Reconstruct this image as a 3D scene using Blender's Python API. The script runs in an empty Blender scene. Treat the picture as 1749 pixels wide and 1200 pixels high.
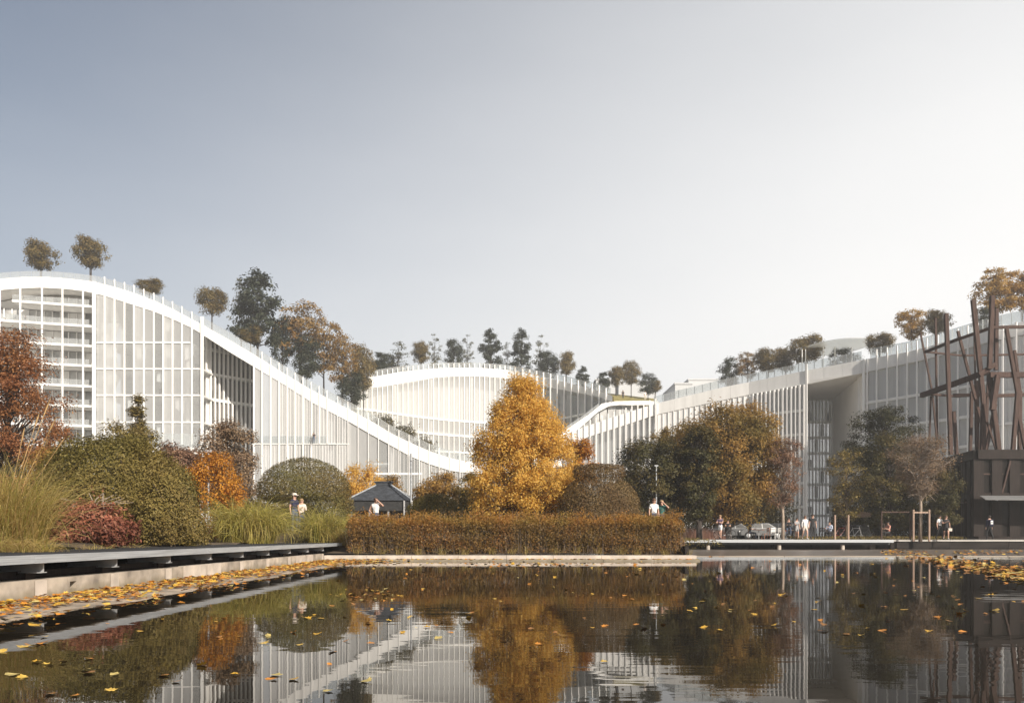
import bpy, math, random
import numpy as np
from mathutils import Vector, Matrix

R = random.Random(11)
rng = np.random.default_rng(11)
scene = bpy.context.scene
COL = scene.collection

# ------------------------------------------------------------------ camera
F, CX, HY, EYE = 1400.0, 874.5, 915.0, 0.95      # focal length, centre and horizon in photo pixels; eye height over the water
cam_data = bpy.data.cameras.new('camera')
cam = bpy.data.objects.new('camera', cam_data)
COL.objects.link(cam)
cam.location = (0, 0, EYE)
cam.rotation_euler = (math.radians(90), 0, 0)
cam_data.sensor_width = 36
cam_data.lens = F / 1749 * 36
cam_data.shift_y = (HY - 600) / 1749
cam_data.clip_start = 0.1
cam_data.clip_end = 6000
scene.camera = cam

# ------------------------------------------------------------------ light
SUN = Vector((0.50, -0.70, 0.48)).normalized()
elev = math.asin(SUN.z)
az = math.atan2(SUN.x, SUN.y)                     # clockwise from +Y
sd = bpy.data.lights.new('sun', 'SUN')
sd.energy = 5.0
sd.angle = math.radians(0.6)
sd.color = (1.0, 0.91, 0.79)
so = bpy.data.objects.new('sun', sd)
COL.objects.link(so)
so.rotation_euler = SUN.to_track_quat('Z', 'Y').to_euler()

world = bpy.data.worlds.new('World')
scene.world = world
world.use_nodes = True
wn, wl = world.node_tree.nodes, world.node_tree.links
wn.clear()
sky = wn.new('ShaderNodeTexSky')
sky.sky_type = 'NISHITA'
sky.sun_disc = False
sky.sun_elevation = elev
sky.sun_rotation = az
sky.air_density = 1.0
sky.dust_density = 3.0
sky.ozone_density = 1.0
hsv = wn.new('ShaderNodeHueSaturation')
hsv.inputs['Saturation'].default_value = 0.92
hsv.inputs['Value'].default_value = 0.70
wl.new(sky.outputs[0], hsv.inputs['Color'])
# a thin high veil that thickens towards the sun's side and the horizon
tc = wn.new('ShaderNodeTexCoord')
dot = wn.new('ShaderNodeVectorMath'); dot.operation = 'DOT_PRODUCT'
wl.new(tc.outputs['Generated'], dot.inputs[0])
dot.inputs[1].default_value = Vector((0.64, 0.12, -0.84)).normalized()
mr = wn.new('ShaderNodeMapRange'); mr.interpolation_type = 'SMOOTHSTEP'
mr.inputs['From Min'].default_value = -0.80
mr.inputs['From Max'].default_value = 0.29
mr.inputs['To Min'].default_value = 0.0
mr.inputs['To Max'].default_value = 1.0
wisp = wn.new('ShaderNodeTexNoise'); wisp.inputs['Scale'].default_value = 1.6; wisp.inputs['Detail'].default_value = 4
wmap = wn.new('ShaderNodeMapping'); wmap.inputs['Scale'].default_value = (1.0, 1.0, 3.2); wmap.inputs['Rotation'].default_value = (0.0, 0.35, 0.2)
wl.new(tc.outputs['Generated'], wmap.inputs[0]); wl.new(wmap.outputs[0], wisp.inputs['Vector'])
wadd = wn.new('ShaderNodeMath'); wadd.operation = 'MULTIPLY_ADD'
wl.new(wisp.outputs['Fac'], wadd.inputs[0]); wadd.inputs[1].default_value = 0.16; wl.new(dot.outputs['Value'], wadd.inputs[2])
wsub = wn.new('ShaderNodeMath'); wsub.operation = 'SUBTRACT'; wl.new(wadd.outputs[0], wsub.inputs[0]); wsub.inputs[1].default_value = 0.08
wl.new(wsub.outputs[0], mr.inputs['Value'])
mixw = wn.new('ShaderNodeMix'); mixw.data_type = 'RGBA'
wl.new(mr.outputs[0], mixw.inputs[0])
wl.new(hsv.outputs[0], mixw.inputs[6])
mixw.inputs[7].default_value = (8.0, 7.95, 7.85, 1)
bg = wn.new('ShaderNodeBackground')
bg.inputs['Strength'].default_value = 0.10
wl.new(mixw.outputs[2], bg.inputs['Color'])
wo = wn.new('ShaderNodeOutputWorld')
wl.new(bg.outputs[0], wo.inputs['Surface'])

scene.view_settings.view_transform = 'Standard'
scene.view_settings.look = 'None'
scene.view_settings.exposure = 0.46
scene.view_settings.gamma = 1.0
scene.view_settings.use_curve_mapping = False
scene.render.engine = 'CYCLES'
scene.cycles.max_bounces = 8
scene.cycles.transparent_max_bounces = 24
scene.cycles.transmission_bounces = 4
scene.cycles.caustics_reflective = False
scene.cycles.caustics_refractive = False

# ------------------------------------------------------------------ helpers
def at(px, py, d):
    """point seen at photo pixel (px, py) at distance d along the view axis"""
    return Vector(((px - CX) / F * d, d, EYE + (HY - py) / F * d))
def xw(px, d): return (px - CX) / F * d
def zw(py, d): return EYE + (HY - py) / F * d

def tag(o, label=None, cat=None, group=None, kind=None):
    if label: o['label'] = label
    if cat: o['category'] = cat
    if group: o['group'] = group
    if kind: o['kind'] = kind
    return o
def empty(name, loc=(0, 0, 0), rz=0.0, label=None, cat=None, group=None):
    o = bpy.data.objects.new(name, None)
    COL.objects.link(o)
    o.location = loc
    o.rotation_euler = (0, 0, rz)
    o.empty_display_size = 0.2
    return tag(o, label, cat, group)
def link(name, me, parent=None, mats=None):
    o = bpy.data.objects.new(name, me)
    COL.objects.link(o)
    if parent is not None: o.parent = parent
    if mats is not None:
        for m in (mats if isinstance(mats, (list, tuple)) else [mats]):
            me.materials.append(m)
    return o
def copy_tree(o, parent=None):
    c = o.copy()
    COL.objects.link(c)
    if parent is not None: c.parent = parent
    for ch in o.children: copy_tree(ch, c)
    return c

class MB:
    """collects simple solids for ONE mesh"""
    def __init__(s): s.v, s.f, s.m = [], [], []; s.cur = 0
    def add(s, vs, fs):
        b = len(s.v)
        s.v += [tuple(v) for v in vs]
        s.f += [tuple(b + i for i in f) for f in fs]
        s.m += [s.cur] * len(fs)
    def box(s, x0, x1, y0, y1, z0, z1):
        s.hexa([(x0, y0), (x1, y0), (x1, y1), (x0, y1)], [z0] * 4, [z1] * 4)
    def hexa(s, plan, zb, zt):
        vs = [(p[0], p[1], z) for p, z in zip(plan, zb)] + [(p[0], p[1], z) for p, z in zip(plan, zt)]
        s.add(vs, [(3, 2, 1, 0), (4, 5, 6, 7), (0, 1, 5, 4), (1, 2, 6, 5), (2, 3, 7, 6), (3, 0, 4, 7)])
    def tube(s, pts, rad, n=6, cap=True):
        pts = [Vector(p) for p in pts]
        if not hasattr(rad, '__len__'): rad = [rad] * len(pts)
        b = len(s.v); rings = []
        ref = None
        for i, p in enumerate(pts):
            t = (pts[min(i + 1, len(pts) - 1)] - pts[max(i - 1, 0)])
            t = t.normalized() if t.length > 1e-9 else Vector((0, 0, 1))
            if ref is None: ref = t.orthogonal().normalized()
            u = (ref - t * ref.dot(t))
            u = u.normalized() if u.length > 1e-6 else t.orthogonal().normalized()
            ref = u
            w = t.cross(u)
            for k in range(n):
                a = 2 * math.pi * k / n
                s.v.append(tuple(p + (u * math.cos(a) + w * math.sin(a)) * rad[i]))
        fs = []
        for i in range(len(pts) - 1):
            for k in range(n):
                a, c = b + i * n + k, b + i * n + (k + 1) % n
                fs.append((a, c, c + n, a + n))
        if cap:
            fs.append(tuple(b + k for k in reversed(range(n))))
            fs.append(tuple(b + (len(pts) - 1) * n + k for k in range(n)))
        s.f += fs; s.m += [s.cur] * len(fs)
    def beam(s, p, q, w, h):
        """square timber from p to q"""
        p, q = Vector(p), Vector(q)
        t = (q - p).normalized()
        up = Vector((0, 1, 0)) if abs(t.z) > 0.7 else Vector((0, 0, 1))
        u = t.cross(up).normalized(); v = u.cross(t).normalized()
        vs = []
        for c in (p, q):
            for a, b in ((-1, -1), (1, -1), (1, 1), (-1, 1)):
                vs.append(c + u * a * w / 2 + v * b * h / 2)
        s.add(vs, [(3, 2, 1, 0), (4, 5, 6, 7), (0, 1, 5, 4), (1, 2, 6, 5), (2, 3, 7, 6), (3, 0, 4, 7)])
    def lathe(s, prof, c=(0, 0, 0), n=12, axis='z'):
        b = len(s.v)
        for r, z in prof:
            for k in range(n):
                a = 2 * math.pi * k / n
                p = (r * math.cos(a), r * math.sin(a), z)
                if axis == 'x': p = (p[2], p[0], p[1])
                s.v.append((c[0] + p[0], c[1] + p[1], c[2] + p[2]))
        fs = []
        for i in range(len(prof) - 1):
            for k in range(n):
                a, d = b + i * n + k, b + i * n + (k + 1) % n
                fs.append((a, d, d + n, a + n))
        fs.append(tuple(b + k for k in reversed(range(n))))
        fs.append(tuple(b + (len(prof) - 1) * n + k for k in range(n)))
        s.f += fs; s.m += [s.cur] * len(fs)
    def mesh(s, name='mesh', smooth=False):
        me = bpy.data.meshes.new(name)
        me.from_pydata(s.v, [], s.f)
        me.polygons.foreach_set('material_index', s.m)
        if smooth: me.polygons.foreach_set('use_smooth', [True] * len(s.f))
        me.update()
        return me
    def build(s, name, mats, parent=None, smooth=False):
        return link(name, s.mesh(name, smooth), parent, mats)

UNIT = MB(); UNIT.box(-.5, .5, -.5, .5, -.5, .5)
_units = {}
def unit_box(name, mat, centre, size, parent, rz=0.0):
    """a box that shares one mesh per material"""
    key = (name, mat.name)
    if key not in _units:
        _units[key] = UNIT.mesh(name); _units[key].materials.append(mat)
    o = bpy.data.objects.new(name, _units[key])
    COL.objects.link(o)
    o.parent = parent
    o.location = centre; o.scale = size; o.rotation_euler = (0, 0, rz)
    return o

def quads_mesh(name, V, nper=4):
    """V: (n*nper, 3) vertices, one polygon per nper vertices"""
    V = np.asarray(V, dtype=np.float32)
    nv = len(V); nf = nv // nper
    me = bpy.data.meshes.new(name)
    me.vertices.add(nv); me.vertices.foreach_set('co', V.ravel())
    me.loops.add(nv); me.loops.foreach_set('vertex_index', np.arange(nv, dtype=np.int32))
    me.polygons.add(nf)
    me.polygons.foreach_set('loop_start', np.arange(0, nv, nper, dtype=np.int32))
    me.update(calc_edges=True)
    return me

# ------------------------------------------------------------------ materials
def newmat(name):
    m = bpy.data.materials.new(name); m.use_nodes = True
    nt = m.node_tree
    return m, nt.nodes, nt.links, nt.nodes['Principled BSDF']
def ramp(n, cols, pos=None):
    r = n.new('ShaderNodeValToRGB')
    k = len(cols)
    while len(r.color_ramp.elements) < k: r.color_ramp.elements.new(0.5)
    for i, c in enumerate(cols):
        r.color_ramp.elements[i].position = pos[i] if pos else i / max(1, k - 1)
        r.color_ramp.elements[i].color = (*c, 1)
    return r
def solid(name, col, rough=0.6, var=0.12, scale=3.0, bump=0.0, metal=0.0, spec=0.5, detail=5, stretch=None):
    m, n, l, p = newmat(name)
    t = n.new('ShaderNodeTexCoord')
    src = t.outputs['Object']
    if stretch:
        mp = n.new('ShaderNodeMapping'); mp.inputs['Scale'].default_value = stretch
        l.new(src, mp.inputs[0]); src = mp.outputs[0]
    nz = n.new('ShaderNodeTexNoise'); nz.inputs['Scale'].default_value = scale; nz.inputs['Detail'].default_value = detail
    l.new(src, nz.inputs['Vector'])
    lo = tuple(max(0, c * (1 - var * 1.6)) for c in col); hi = tuple(min(1, c * (1 + var * 1.6)) for c in col)
    r = ramp(n, [lo, hi], [0.3, 0.7]); l.new(nz.outputs['Fac'], r.inputs[0])
    l.new(r.outputs[0], p.inputs['Base Color'])
    p.inputs['Roughness'].default_value = rough; p.inputs['Metallic'].default_value = metal
    p.inputs['Specular IOR Level'].default_value = spec
    if bump:
        b = n.new('ShaderNodeBump'); b.inputs['Strength'].default_value = bump; b.inputs['Distance'].default_value = 0.02
        l.new(nz.outputs['Fac'], b.inputs['Height']); l.new(b.outputs[0], p.inputs['Normal'])
    return m
def leafmat(name, cols, transl=0.35, clump=0.6, clump_cols=None, rough=0.55, pos=None):
    """leaf colours vary leaf by leaf, and by patches through the plant"""
    m, n, l, p = newmat(name)
    g = n.new('ShaderNodeNewGeometry')
    r = ramp(n, cols, pos); l.new(g.outputs['Random Per Island'], r.inputs[0])
    t = n.new('ShaderNodeTexCoord')
    nz = n.new('ShaderNodeTexNoise'); nz.inputs['Scale'].default_value = clump; nz.inputs['Detail'].default_value = 2
    l.new(t.outputs['Object'], nz.inputs['Vector'])
    mul = n.new('ShaderNodeMix'); mul.data_type = 'RGBA'
    cr = ramp(n, [(0, 0, 0), (1, 1, 1)], [0.42, 0.62]); l.new(nz.outputs['Fac'], cr.inputs[0])
    l.new(cr.outputs[0], mul.inputs[0]); l.new(r.outputs[0], mul.inputs[6])
    if clump_cols:
        r2 = ramp(n, clump_cols); l.new(g.outputs['Random Per Island'], r2.inputs[0]); l.new(r2.outputs[0], mul.inputs[7])
    else:
        h = n.new('ShaderNodeHueSaturation'); h.inputs['Value'].default_value = 0.8; h.inputs['Hue'].default_value = 0.49
        l.new(r.outputs[0], h.inputs['Color']); l.new(h.outputs[0], mul.inputs[7])
    col = mul.outputs[2]
    l.new(col, p.inputs['Base Color']); p.inputs['Roughness'].default_value = rough
    p.inputs['Specular IOR Level'].default_value = 0.25
    tr = n.new('ShaderNodeBsdfTranslucent'); l.new(col, tr.inputs['Color'])
    mx = n.new('ShaderNodeMixShader'); mx.inputs[0].default_value = transl
    l.new(p.outputs[0], mx.inputs[1]); l.new(tr.outputs[0], mx.inputs[2])
    l.new(mx.outputs[0], n['Material Output'].inputs['Surface'])
    return m
def glassmat(name, tint, opacity, rough=0.08, body=(0.78, 0.78, 0.78), streak=0.0):
    """frosted sheet: part of the light goes straight through, the rest meets a pale glossy body"""
    m, n, l, p = newmat(name)
    p.inputs['Base Color'].default_value = (*body, 1); p.inputs['Roughness'].default_value = rough
    tp = n.new('ShaderNodeBsdfTransparent'); tp.inputs['Color'].default_value = (*tint, 1)
    mx = n.new('ShaderNodeMixShader'); mx.inputs[0].default_value = opacity
    if streak:
        t = n.new('ShaderNodeTexCoord'); mp = n.new('ShaderNodeMapping'); mp.inputs['Scale'].default_value = (1.1, 1.1, 0.02)
        nz = n.new('ShaderNodeTexNoise'); nz.inputs['Scale'].default_value = 1.0; nz.inputs['Detail'].default_value = 3
        l.new(t.outputs['Object'], mp.inputs[0]); l.new(mp.outputs[0], nz.inputs['Vector'])
        mr = n.new('ShaderNodeMapRange'); mr.inputs['From Min'].default_value = 0.3; mr.inputs['From Max'].default_value = 0.7
        mr.inputs['To Min'].default_value = opacity - streak; mr.inputs['To Max'].default_value = opacity + streak
        l.new(nz.outputs['Fac'], mr.inputs['Value']); l.new(mr.outputs[0], mx.inputs[0])
    tl = n.new('ShaderNodeBsdfTranslucent'); tl.inputs['Color'].default_value = (*body, 1)
    m2 = n.new('ShaderNodeMixShader'); m2.inputs[0].default_value = 0.3
    l.new(p.outputs[0], m2.inputs[1]); l.new(tl.outputs[0], m2.inputs[2])
    l.new(tp.outputs[0], mx.inputs[1]); l.new(m2.outputs[0], mx.inputs[2])
    l.new(mx.outputs[0], n['Material Output'].inputs['Surface'])
    return m

M = {}
M['white'] = solid('white_paint', (0.80, 0.79, 0.77), 0.5, 0.045, 1.2, stretch=(1, 1, 0.12), detail=8)
M['white_soffit'] = solid('white_plaster', (0.80, 0.78, 0.75), 0.8, 0.03, 0.3)
M['pale_wall'] = solid('pale_wall', (0.74, 0.73, 0.71), 0.8, 0.05, 0.2)
M['curtain'] = solid('white_curtain', (0.81, 0.80, 0.785), 0.9, 0.06, 0.8, stretch=(2.5, 2.5, 0.03))
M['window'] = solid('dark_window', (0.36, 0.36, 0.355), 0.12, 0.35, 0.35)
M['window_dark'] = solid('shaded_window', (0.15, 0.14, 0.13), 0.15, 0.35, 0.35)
M['glass'] = glassmat('frosted_glass', (0.95, 0.96, 0.97), 0.58, streak=0.12)
M['glass_clear'] = glassmat('clear_glass', (0.94, 0.95, 0.96), 0.36)
M['glass_b'] = glassmat('clear_glass_b', (0.90, 0.92, 0.93), 0.24)
M['glass_c'] = glassmat('clear_glass_c', (0.95, 0.96, 0.96), 0.5, streak=0.1)
GV = [M['glass_clear'], M['glass_b'], M['glass_clear'], M['glass_c'], M['glass_b']]
M['glass_rail'] = glassmat('rail_glass', (0.86, 0.89, 0.90), 0.26)
M['glass_thin'] = glassmat('canopy_glass', (0.9, 0.92, 0.92), 0.45)
M['lawn'] = solid('roof_lawn', (0.24, 0.20, 0.06), 0.9, 0.3, 0.6, bump=0.4)
M['concrete'] = solid('concrete', (0.36, 0.31, 0.255), 0.85, 0.30, 2.2, bump=0.3, detail=8)
for _k in ('concrete',):                                      # a damp, algae-stained foot along the water
    n, l = M[_k].node_tree.nodes, M[_k].node_tree.links
    p = n['Principled BSDF']; src = p.inputs['Base Color'].links[0].from_socket
    t = n.new('ShaderNodeTexCoord'); sx = n.new('ShaderNodeSeparateXYZ'); l.new(t.outputs['Object'], sx.inputs[0])
    nz = n.new('ShaderNodeTexNoise'); nz.inputs['Scale'].default_value = 3.5; nz.inputs['Detail'].default_value = 7; l.new(t.outputs['Object'], nz.inputs['Vector'])
    ma = n.new('ShaderNodeMath'); ma.operation = 'MULTIPLY_ADD'; l.new(nz.outputs['Fac'], ma.inputs[0]); ma.inputs[1].default_value = -0.26; l.new(sx.outputs['Z'], ma.inputs[2])
    mr2 = n.new('ShaderNodeMapRange'); mr2.inputs['From Min'].default_value = -0.10; mr2.inputs['From Max'].default_value = 0.03; mr2.inputs['To Min'].default_value = 0.75; mr2.inputs['To Max'].default_value = 0.0
    l.new(ma.outputs[0], mr2.inputs['Value'])
    mx = n.new('ShaderNodeMix'); mx.data_type = 'RGBA'; l.new(mr2.outputs[0], mx.inputs[0]); l.new(src, mx.inputs[6]); mx.inputs[7].default_value = (.20, .165, .105, 1)
    l.new(mx.outputs[2], p.inputs['Base Color'])
M['concrete_pale'] = solid('pale_concrete', (0.48, 0.42, 0.36), 0.8, 0.14, 2.5, bump=0.25, detail=8)
M['concrete_far'] = solid('far_grey_render', (0.52, 0.53, 0.54), 0.9, 0.06, 0.1)
M['wet'] = solid('wet_concrete', (0.12, 0.095, 0.075), 0.30, 0.35, 1.4, bump=0.25, detail=8)
M['apron'] = solid('silty_concrete', (0.36, 0.29, 0.215), 0.6, 0.30, 1.2, bump=0.3, detail=9)
M['deck_top'] = solid('dark_deck', (0.04, 0.04, 0.042), 0.85, 0.25, 3, bump=0.3, spec=0.1)
M['deck_pale'] = solid('weathered_deck', (0.42, 0.40, 0.37), 0.75, 0.15, 2, bump=0.2)
M['galv'] = solid('galvanised_steel', (0.40, 0.42, 0.44), 0.5, 0.16, 9, metal=0.25, detail=8)
M['steel'] = solid('grey_steel', (0.40, 0.41, 0.42), 0.5, 0.15, 4, metal=0.3)
M['dark'] = solid('black_steel', (0.025, 0.025, 0.025), 0.5, 0.3, 4)
M['soil'] = solid('garden_soil', (0.085, 0.06, 0.035), 0.95, 0.4, 2.5, bump=0.6, detail=9)
M['ground'] = solid('park_ground', (0.14, 0.12, 0.075), 0.95, 0.35, 0.7, bump=0.4, detail=9)
M['paving'] = solid('plaza_paving', (0.34, 0.315, 0.285), 0.8, 0.15, 0.6, detail=8)
M['bark'] = solid('bark', (0.11, 0.08, 0.055), 0.9, 0.35, 6, bump=0.6, stretch=(4, 4, 0.6))
M['bark_pale'] = solid('pale_bark', (0.30, 0.24, 0.19), 0.9, 0.25, 6, bump=0.5, stretch=(4, 4, 0.6))
M['bark_dark'] = solid('dark_bark', (0.045, 0.035, 0.03), 0.9, 0.3, 6)
M['timber'] = solid('brown_timber', (0.075, 0.048, 0.040), 0.8, 0.3, 3, spec=0.2, bump=0.3, stretch=(6, 6, 0.4))
M['timber_dark_shaded'] = solid('dark_shaded_timber', (0.019, 0.013, 0.011), 0.7, 0.3, 3, spec=0.2, stretch=(6, 6, 0.4))  # dark brown wood, darkened further to stand in for shade on the pavilion
M['brown_glass'] = solid('brown_glass', (0.010, 0.008, 0.007), 0.3, 0.4, 0.6, spec=0.12)
M['stake'] = solid('pale_stake', (0.36, 0.25, 0.19), 0.8, 0.2, 6, stretch=(4, 4, 0.5))
M['slate'] = solid('grey_slate', (0.042, 0.047, 0.056), 0.75, 0.3, 4, bump=0.4, detail=8)
M['shade_toned_stone'] = solid('shade_toned_stone', (0.024, 0.020, 0.018), 0.8, 0.4, 1.5, detail=8, spec=0.15)  # near-black tone stands in for the shade on the wall behind the jetty
M['rubber'] = solid('rubber', (0.012, 0.012, 0.012), 0.8, 0.2, 5)
# ------------------------------------------------------------------ water, pool and ground
def gz(x, y):
    """height of the park ground"""
    t = max(0.0, min(1.0, (y - 34.0) / 4.0)); t = t * t * (3 - 2 * t)
    lowf = max(0.0, min(1.0, (y - 33.0) / 3.0))
    s = max(0.0, min(1.0, (10.0 - x) / 8.0))
    u = max(0.0, min(1.0, (75 - y) / 15.0))
    return 0.24 + 0.38 * lowf + 0.42 * t * s * u + 0.04 * math.sin(x * 0.7 + y * 0.4)

m, n, l, p = newmat('pond_water')
p.inputs['Base Color'].default_value = (0.016, 0.013, 0.009, 1)
p.inputs['Roughness'].default_value = 0.012
p.inputs['IOR'].default_value = 1.24
t = n.new('ShaderNodeTexCoord')
mp = n.new('ShaderNodeMapping'); mp.inputs['Scale'].default_value = (0.8, 3.0, 1)
l.new(t.outputs['Object'], mp.inputs[0])
nz = n.new('ShaderNodeTexNoise'); nz.inputs['Scale'].default_value = 1.0; nz.inputs['Detail'].default_value = 2.5
l.new(mp.outputs[0], nz.inputs['Vector'])
nz2 = n.new('ShaderNodeTexNoise'); nz2.inputs['Scale'].default_value = 0.16; nz2.inputs['Detail'].default_value = 1
l.new(t.outputs['Object'], nz2.inputs['Vector'])
mrw = n.new('ShaderNodeMapRange'); mrw.inputs['From Min'].default_value = 0.4; mrw.inputs['From Max'].default_value = 0.7
mrw.inputs['To Min'].default_value = 0.25; mrw.inputs['To Max'].default_value = 1.0
l.new(nz2.outputs['Fac'], mrw.inputs['Value'])
mu = n.new('ShaderNodeMath'); mu.operation = 'MULTIPLY'
l.new(nz.outputs['Fac'], mu.inputs[0]); l.new(mrw.outputs[0], mu.inputs[1])
b = n.new('ShaderNodeBump'); b.inputs['Strength'].default_value = 0.30; b.inputs['Distance'].default_value = 0.010
l.new(mu.outputs[0], b.inputs['Height']); l.new(b.outputs[0], p.inputs['Normal'])
M['water'] = m

wb = MB(); wb.add([(-40, -60, 0), (160, -60, 0), (160, 70, 0), (-40, 70, 0)], [(0, 1, 2, 3)])
tag(wb.build('water', M['water']), kind='structure')

KX = -7.25            # inner face of the pool wall along the left
KY = 31.6             # face of the kerb that closes the pool in front of the hedge
KR = xw(1190, KY)     # its right end
SHORE = 58.6          # far shore on the right

# ground: left bank, garden behind the kerb, far bank, everything else out to the horizon
gm = MB()
gm.add([(-3000, -300, .45), (-11.6, -300, .45), (-11.6, 3000, .45), (-3000, 3000, .45)], [(0, 1, 2, 3)])
gm.add([(-11.6, 110, .56), (3000, 110, .56), (3000, 3000, .56), (-11.6, 3000, .56)], [(0, 1, 2, 3)])
gm.add([(90, 61.5, .56), (3000, 61.5, .56), (3000, 110, .56), (90, 110, .56)], [(0, 1, 2, 3)])
gm.add([(-11.6, -300, .58), (3000, -300, .58), (3000, -40, .58), (-11.6, -40, .58)], [(0, 1, 2, 3)])
gm.add([(130, -40, .57), (3000, -40, .57), (3000, 61.5, .57), (130, 61.5, .57)], [(0, 1, 2, 3)])
tag(gm.build('ground', M['ground']), kind='structure')
# rolling garden beds (fine grid)
def grid(name, x0, x1, y0, y1, nx, ny, hf, mat, keep=lambda x, y: True):
    vs = [(x0 + (x1 - x0) * i / nx, y0 + (y1 - y0) * j / ny) for j in range(ny + 1) for i in range(nx + 1)]
    V = [(x, y, hf(x, y)) for x, y in vs]
    fs = []
    for j in range(ny):
        for i in range(nx):
            a = j * (nx + 1) + i
            cx, cy = (vs[a][0] + vs[a + nx + 2][0]) / 2, (vs[a][1] + vs[a + nx + 2][1]) / 2
            if keep(cx, cy): fs.append((a, a + 1, a + nx + 2, a + nx + 1))
    g = MB(); g.add(V, fs)
    o = g.build(name, mat, smooth=True)
    return tag(o, kind='structure')
grid('garden_bed', -48, 6.95, 32.25, 110, 57, 70, gz, M['soil'])
grid('planting_bed', -30, -9.62, 5, 37.0, 44, 60,
     lambda x, y: 0.72 + 0.05 * math.sin(x * 1.7 + y) + 0.04 * math.sin(y * 2.1 - x) - (0.06 if x > -10.0 else 0), M['soil'])
pv = MB(); pv.add([(7.0, 61.4, .675), (130, 61.4, .675), (130, 110.5, .675), (7.0, 110.5, .675)], [(0, 1, 2, 3)])
tag(pv.build('plaza', M['paving']), kind='structure')

# pool wall along the left: blocks, each a piece of its own, one with a drain hole
wall = empty('pool_wall', (KX, 20, 0), label='long sunlit concrete pool wall under the dark boardwalk', cat='wall')
ys = [4.0 + 2.35 * i for i in range(12)]
drain_y = F * 7.25 / (CX - 125)
for i, y0 in enumerate(ys):
    y1 = min(y0 + 2.35, KY)
    zt = 0.285 - 0.004 * (i % 3)
    b_ = MB()
    if y0 < drain_y < y1:
        a, c = drain_y - .10, drain_y + .10
        b_.box(-.30, 0, y0 - 20, a - 20, -.3, zt); b_.box(-.30, 0, c - 20, y1 - 20.012, -.3, zt)
        b_.box(-.30, 0, a - 20, c - 20, -.3, .085); b_.box(-.30, 0, a - 20, c - 20, .205, zt)
        b_.box(-.30, -.14, a - 20, c - 20, .085, .205)
    else:
        b_.box(-.30, 0, y0 - 20, y1 - 20.012, -.3, zt)
    b_.box(-.02, .045, y0 - 20, y1 - 20.012, -.3, .03)        # rough mortar lip at the foot
    o = b_.build('wall_block', M['concrete_pale'] if i % 4 == 2 else M['concrete'], wall)
# pale joint pieces where the boardwalk brackets stand
BR = [12.6 + 2.34 * i for i in range(-4, 9)]
for y in BR:
    b_ = MB(); b_.hexa([(0.0, y - 20.11), (0.012, y - 20.16), (0.012, y - 19.84), (0.0, y - 19.89)], [.03] * 4, [.27] * 4)
    b_.build('wall_pier', M['concrete_pale'], wall)

ap = []
nx, ny = 6, 60
def apx(y): return KX + 2.0 + 0.16 * math.sin(y * 1.1) + 0.11 * math.sin(y * 2.7 + 1) - 0.02 * max(0, y - 20)
V = []
for j in range(ny + 1):
    y = -6 + (KY + 6) * j / ny
    for i in range(nx + 1):
        s = i / nx
        V.append((KX + (apx(y) - KX) * s, y, 0.022 - 0.03 * s ** 1.6))
fs = [(j * (nx + 1) + i, j * (nx + 1) + i + 1, (j + 1) * (nx + 1) + i + 1, (j + 1) * (nx + 1) + i) for j in range(ny) for i in range(nx)]
g = MB(); g.add(V, fs)
tag(g.build('pool_ledge', M['apron'], smooth=True), kind='structure')

# boardwalk along the left on steel brackets
bw = empty('boardwalk', (-7.1, 20, 0), label='dark boardwalk with a pale steel edge along the left bank', cat='boardwalk')
DZ = 0.66
seg = [4.9, 12.2, 19.2, 26.2, 34.3]
d_ = MB(); d_.box(-2.7, -.08, -24, 14.4, DZ - .10, DZ - .006)
d_.build('deck', M['deck_top'], bw)
for i in range(100):       # boards, each a piece
    y = 4.6 - 20 + i * .30
    unit_box('board', M['deck_top'], (-1.39, y, DZ - .001 - .002 * (i % 3)), (2.60, .285, .012), bw)
for a, c in [(-5, 4.9)] + list(zip(seg[:-1], seg[1:])):
    unit_box('edge_beam', M['galv'], (-.04, (a + c) / 2 - 20, DZ - .055), (.08, c - a - .015, .125), bw)
for y in BR:
    b_ = MB(); yy = y - 20
    b_.box(-1.0, -.10, yy - .09, yy + .09, DZ - .130, DZ - .118)
    b_.box(-1.0, -.10, yy - .012, yy + .012, DZ - .262, DZ - .130)
    b_.box(-1.0, -.10, yy - .09, yy + .09, DZ - .274, DZ - .262)
    b_.build('bracket', M['steel'], bw)
b_ = MB(); b_.box(-2.6, -2.5, -24, 14.2, -.2, DZ - .104)
b_.build('back_beam', M['timber_dark_shaded'], bw)
b_ = MB(); b_.box(-.50, -.44, -24, 13.0, .30, .41)
b_.build('ground_beam', M['timber_dark_shaded'], bw)
for y in BR:
    b_ = MB(); b_.box(-.62, -.30, y - 20.13, y - 19.87, .20, DZ - .276)
    b_.build('post_foot', M['timber_dark_shaded'], bw)

# kerb in front of the hedge
kb = empty('pool_kerb', (0, KY, 0), label='low cream concrete kerb in front of the long clipped hedge', cat='kerb')
xs = [KX] + [KX + (KR - KX) * f for f in (.115, .235, .36, .49, .615, .745, .878)] + [KR]
for a, c in zip(xs[:-1], xs[1:]):
    b_ = MB()
    b_.box(a + .006, c - .006, 0.0, .55, .0, .205)
    b_.build('kerb_block', M['concrete_pale'], kb)
    b_ = MB(); b_.box(a + .006, c - .006, -.62, -.003, -.3, .058)
    b_.build('step_block', M['concrete'], kb)
    for q in (.28, .72):
        k_ = MB(); k_.lathe([(.018, 0), (.018, .006)], (a + (c - a) * q, .10, .204), 8)
        k_.build('bolt', M['dark'], kb)

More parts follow.
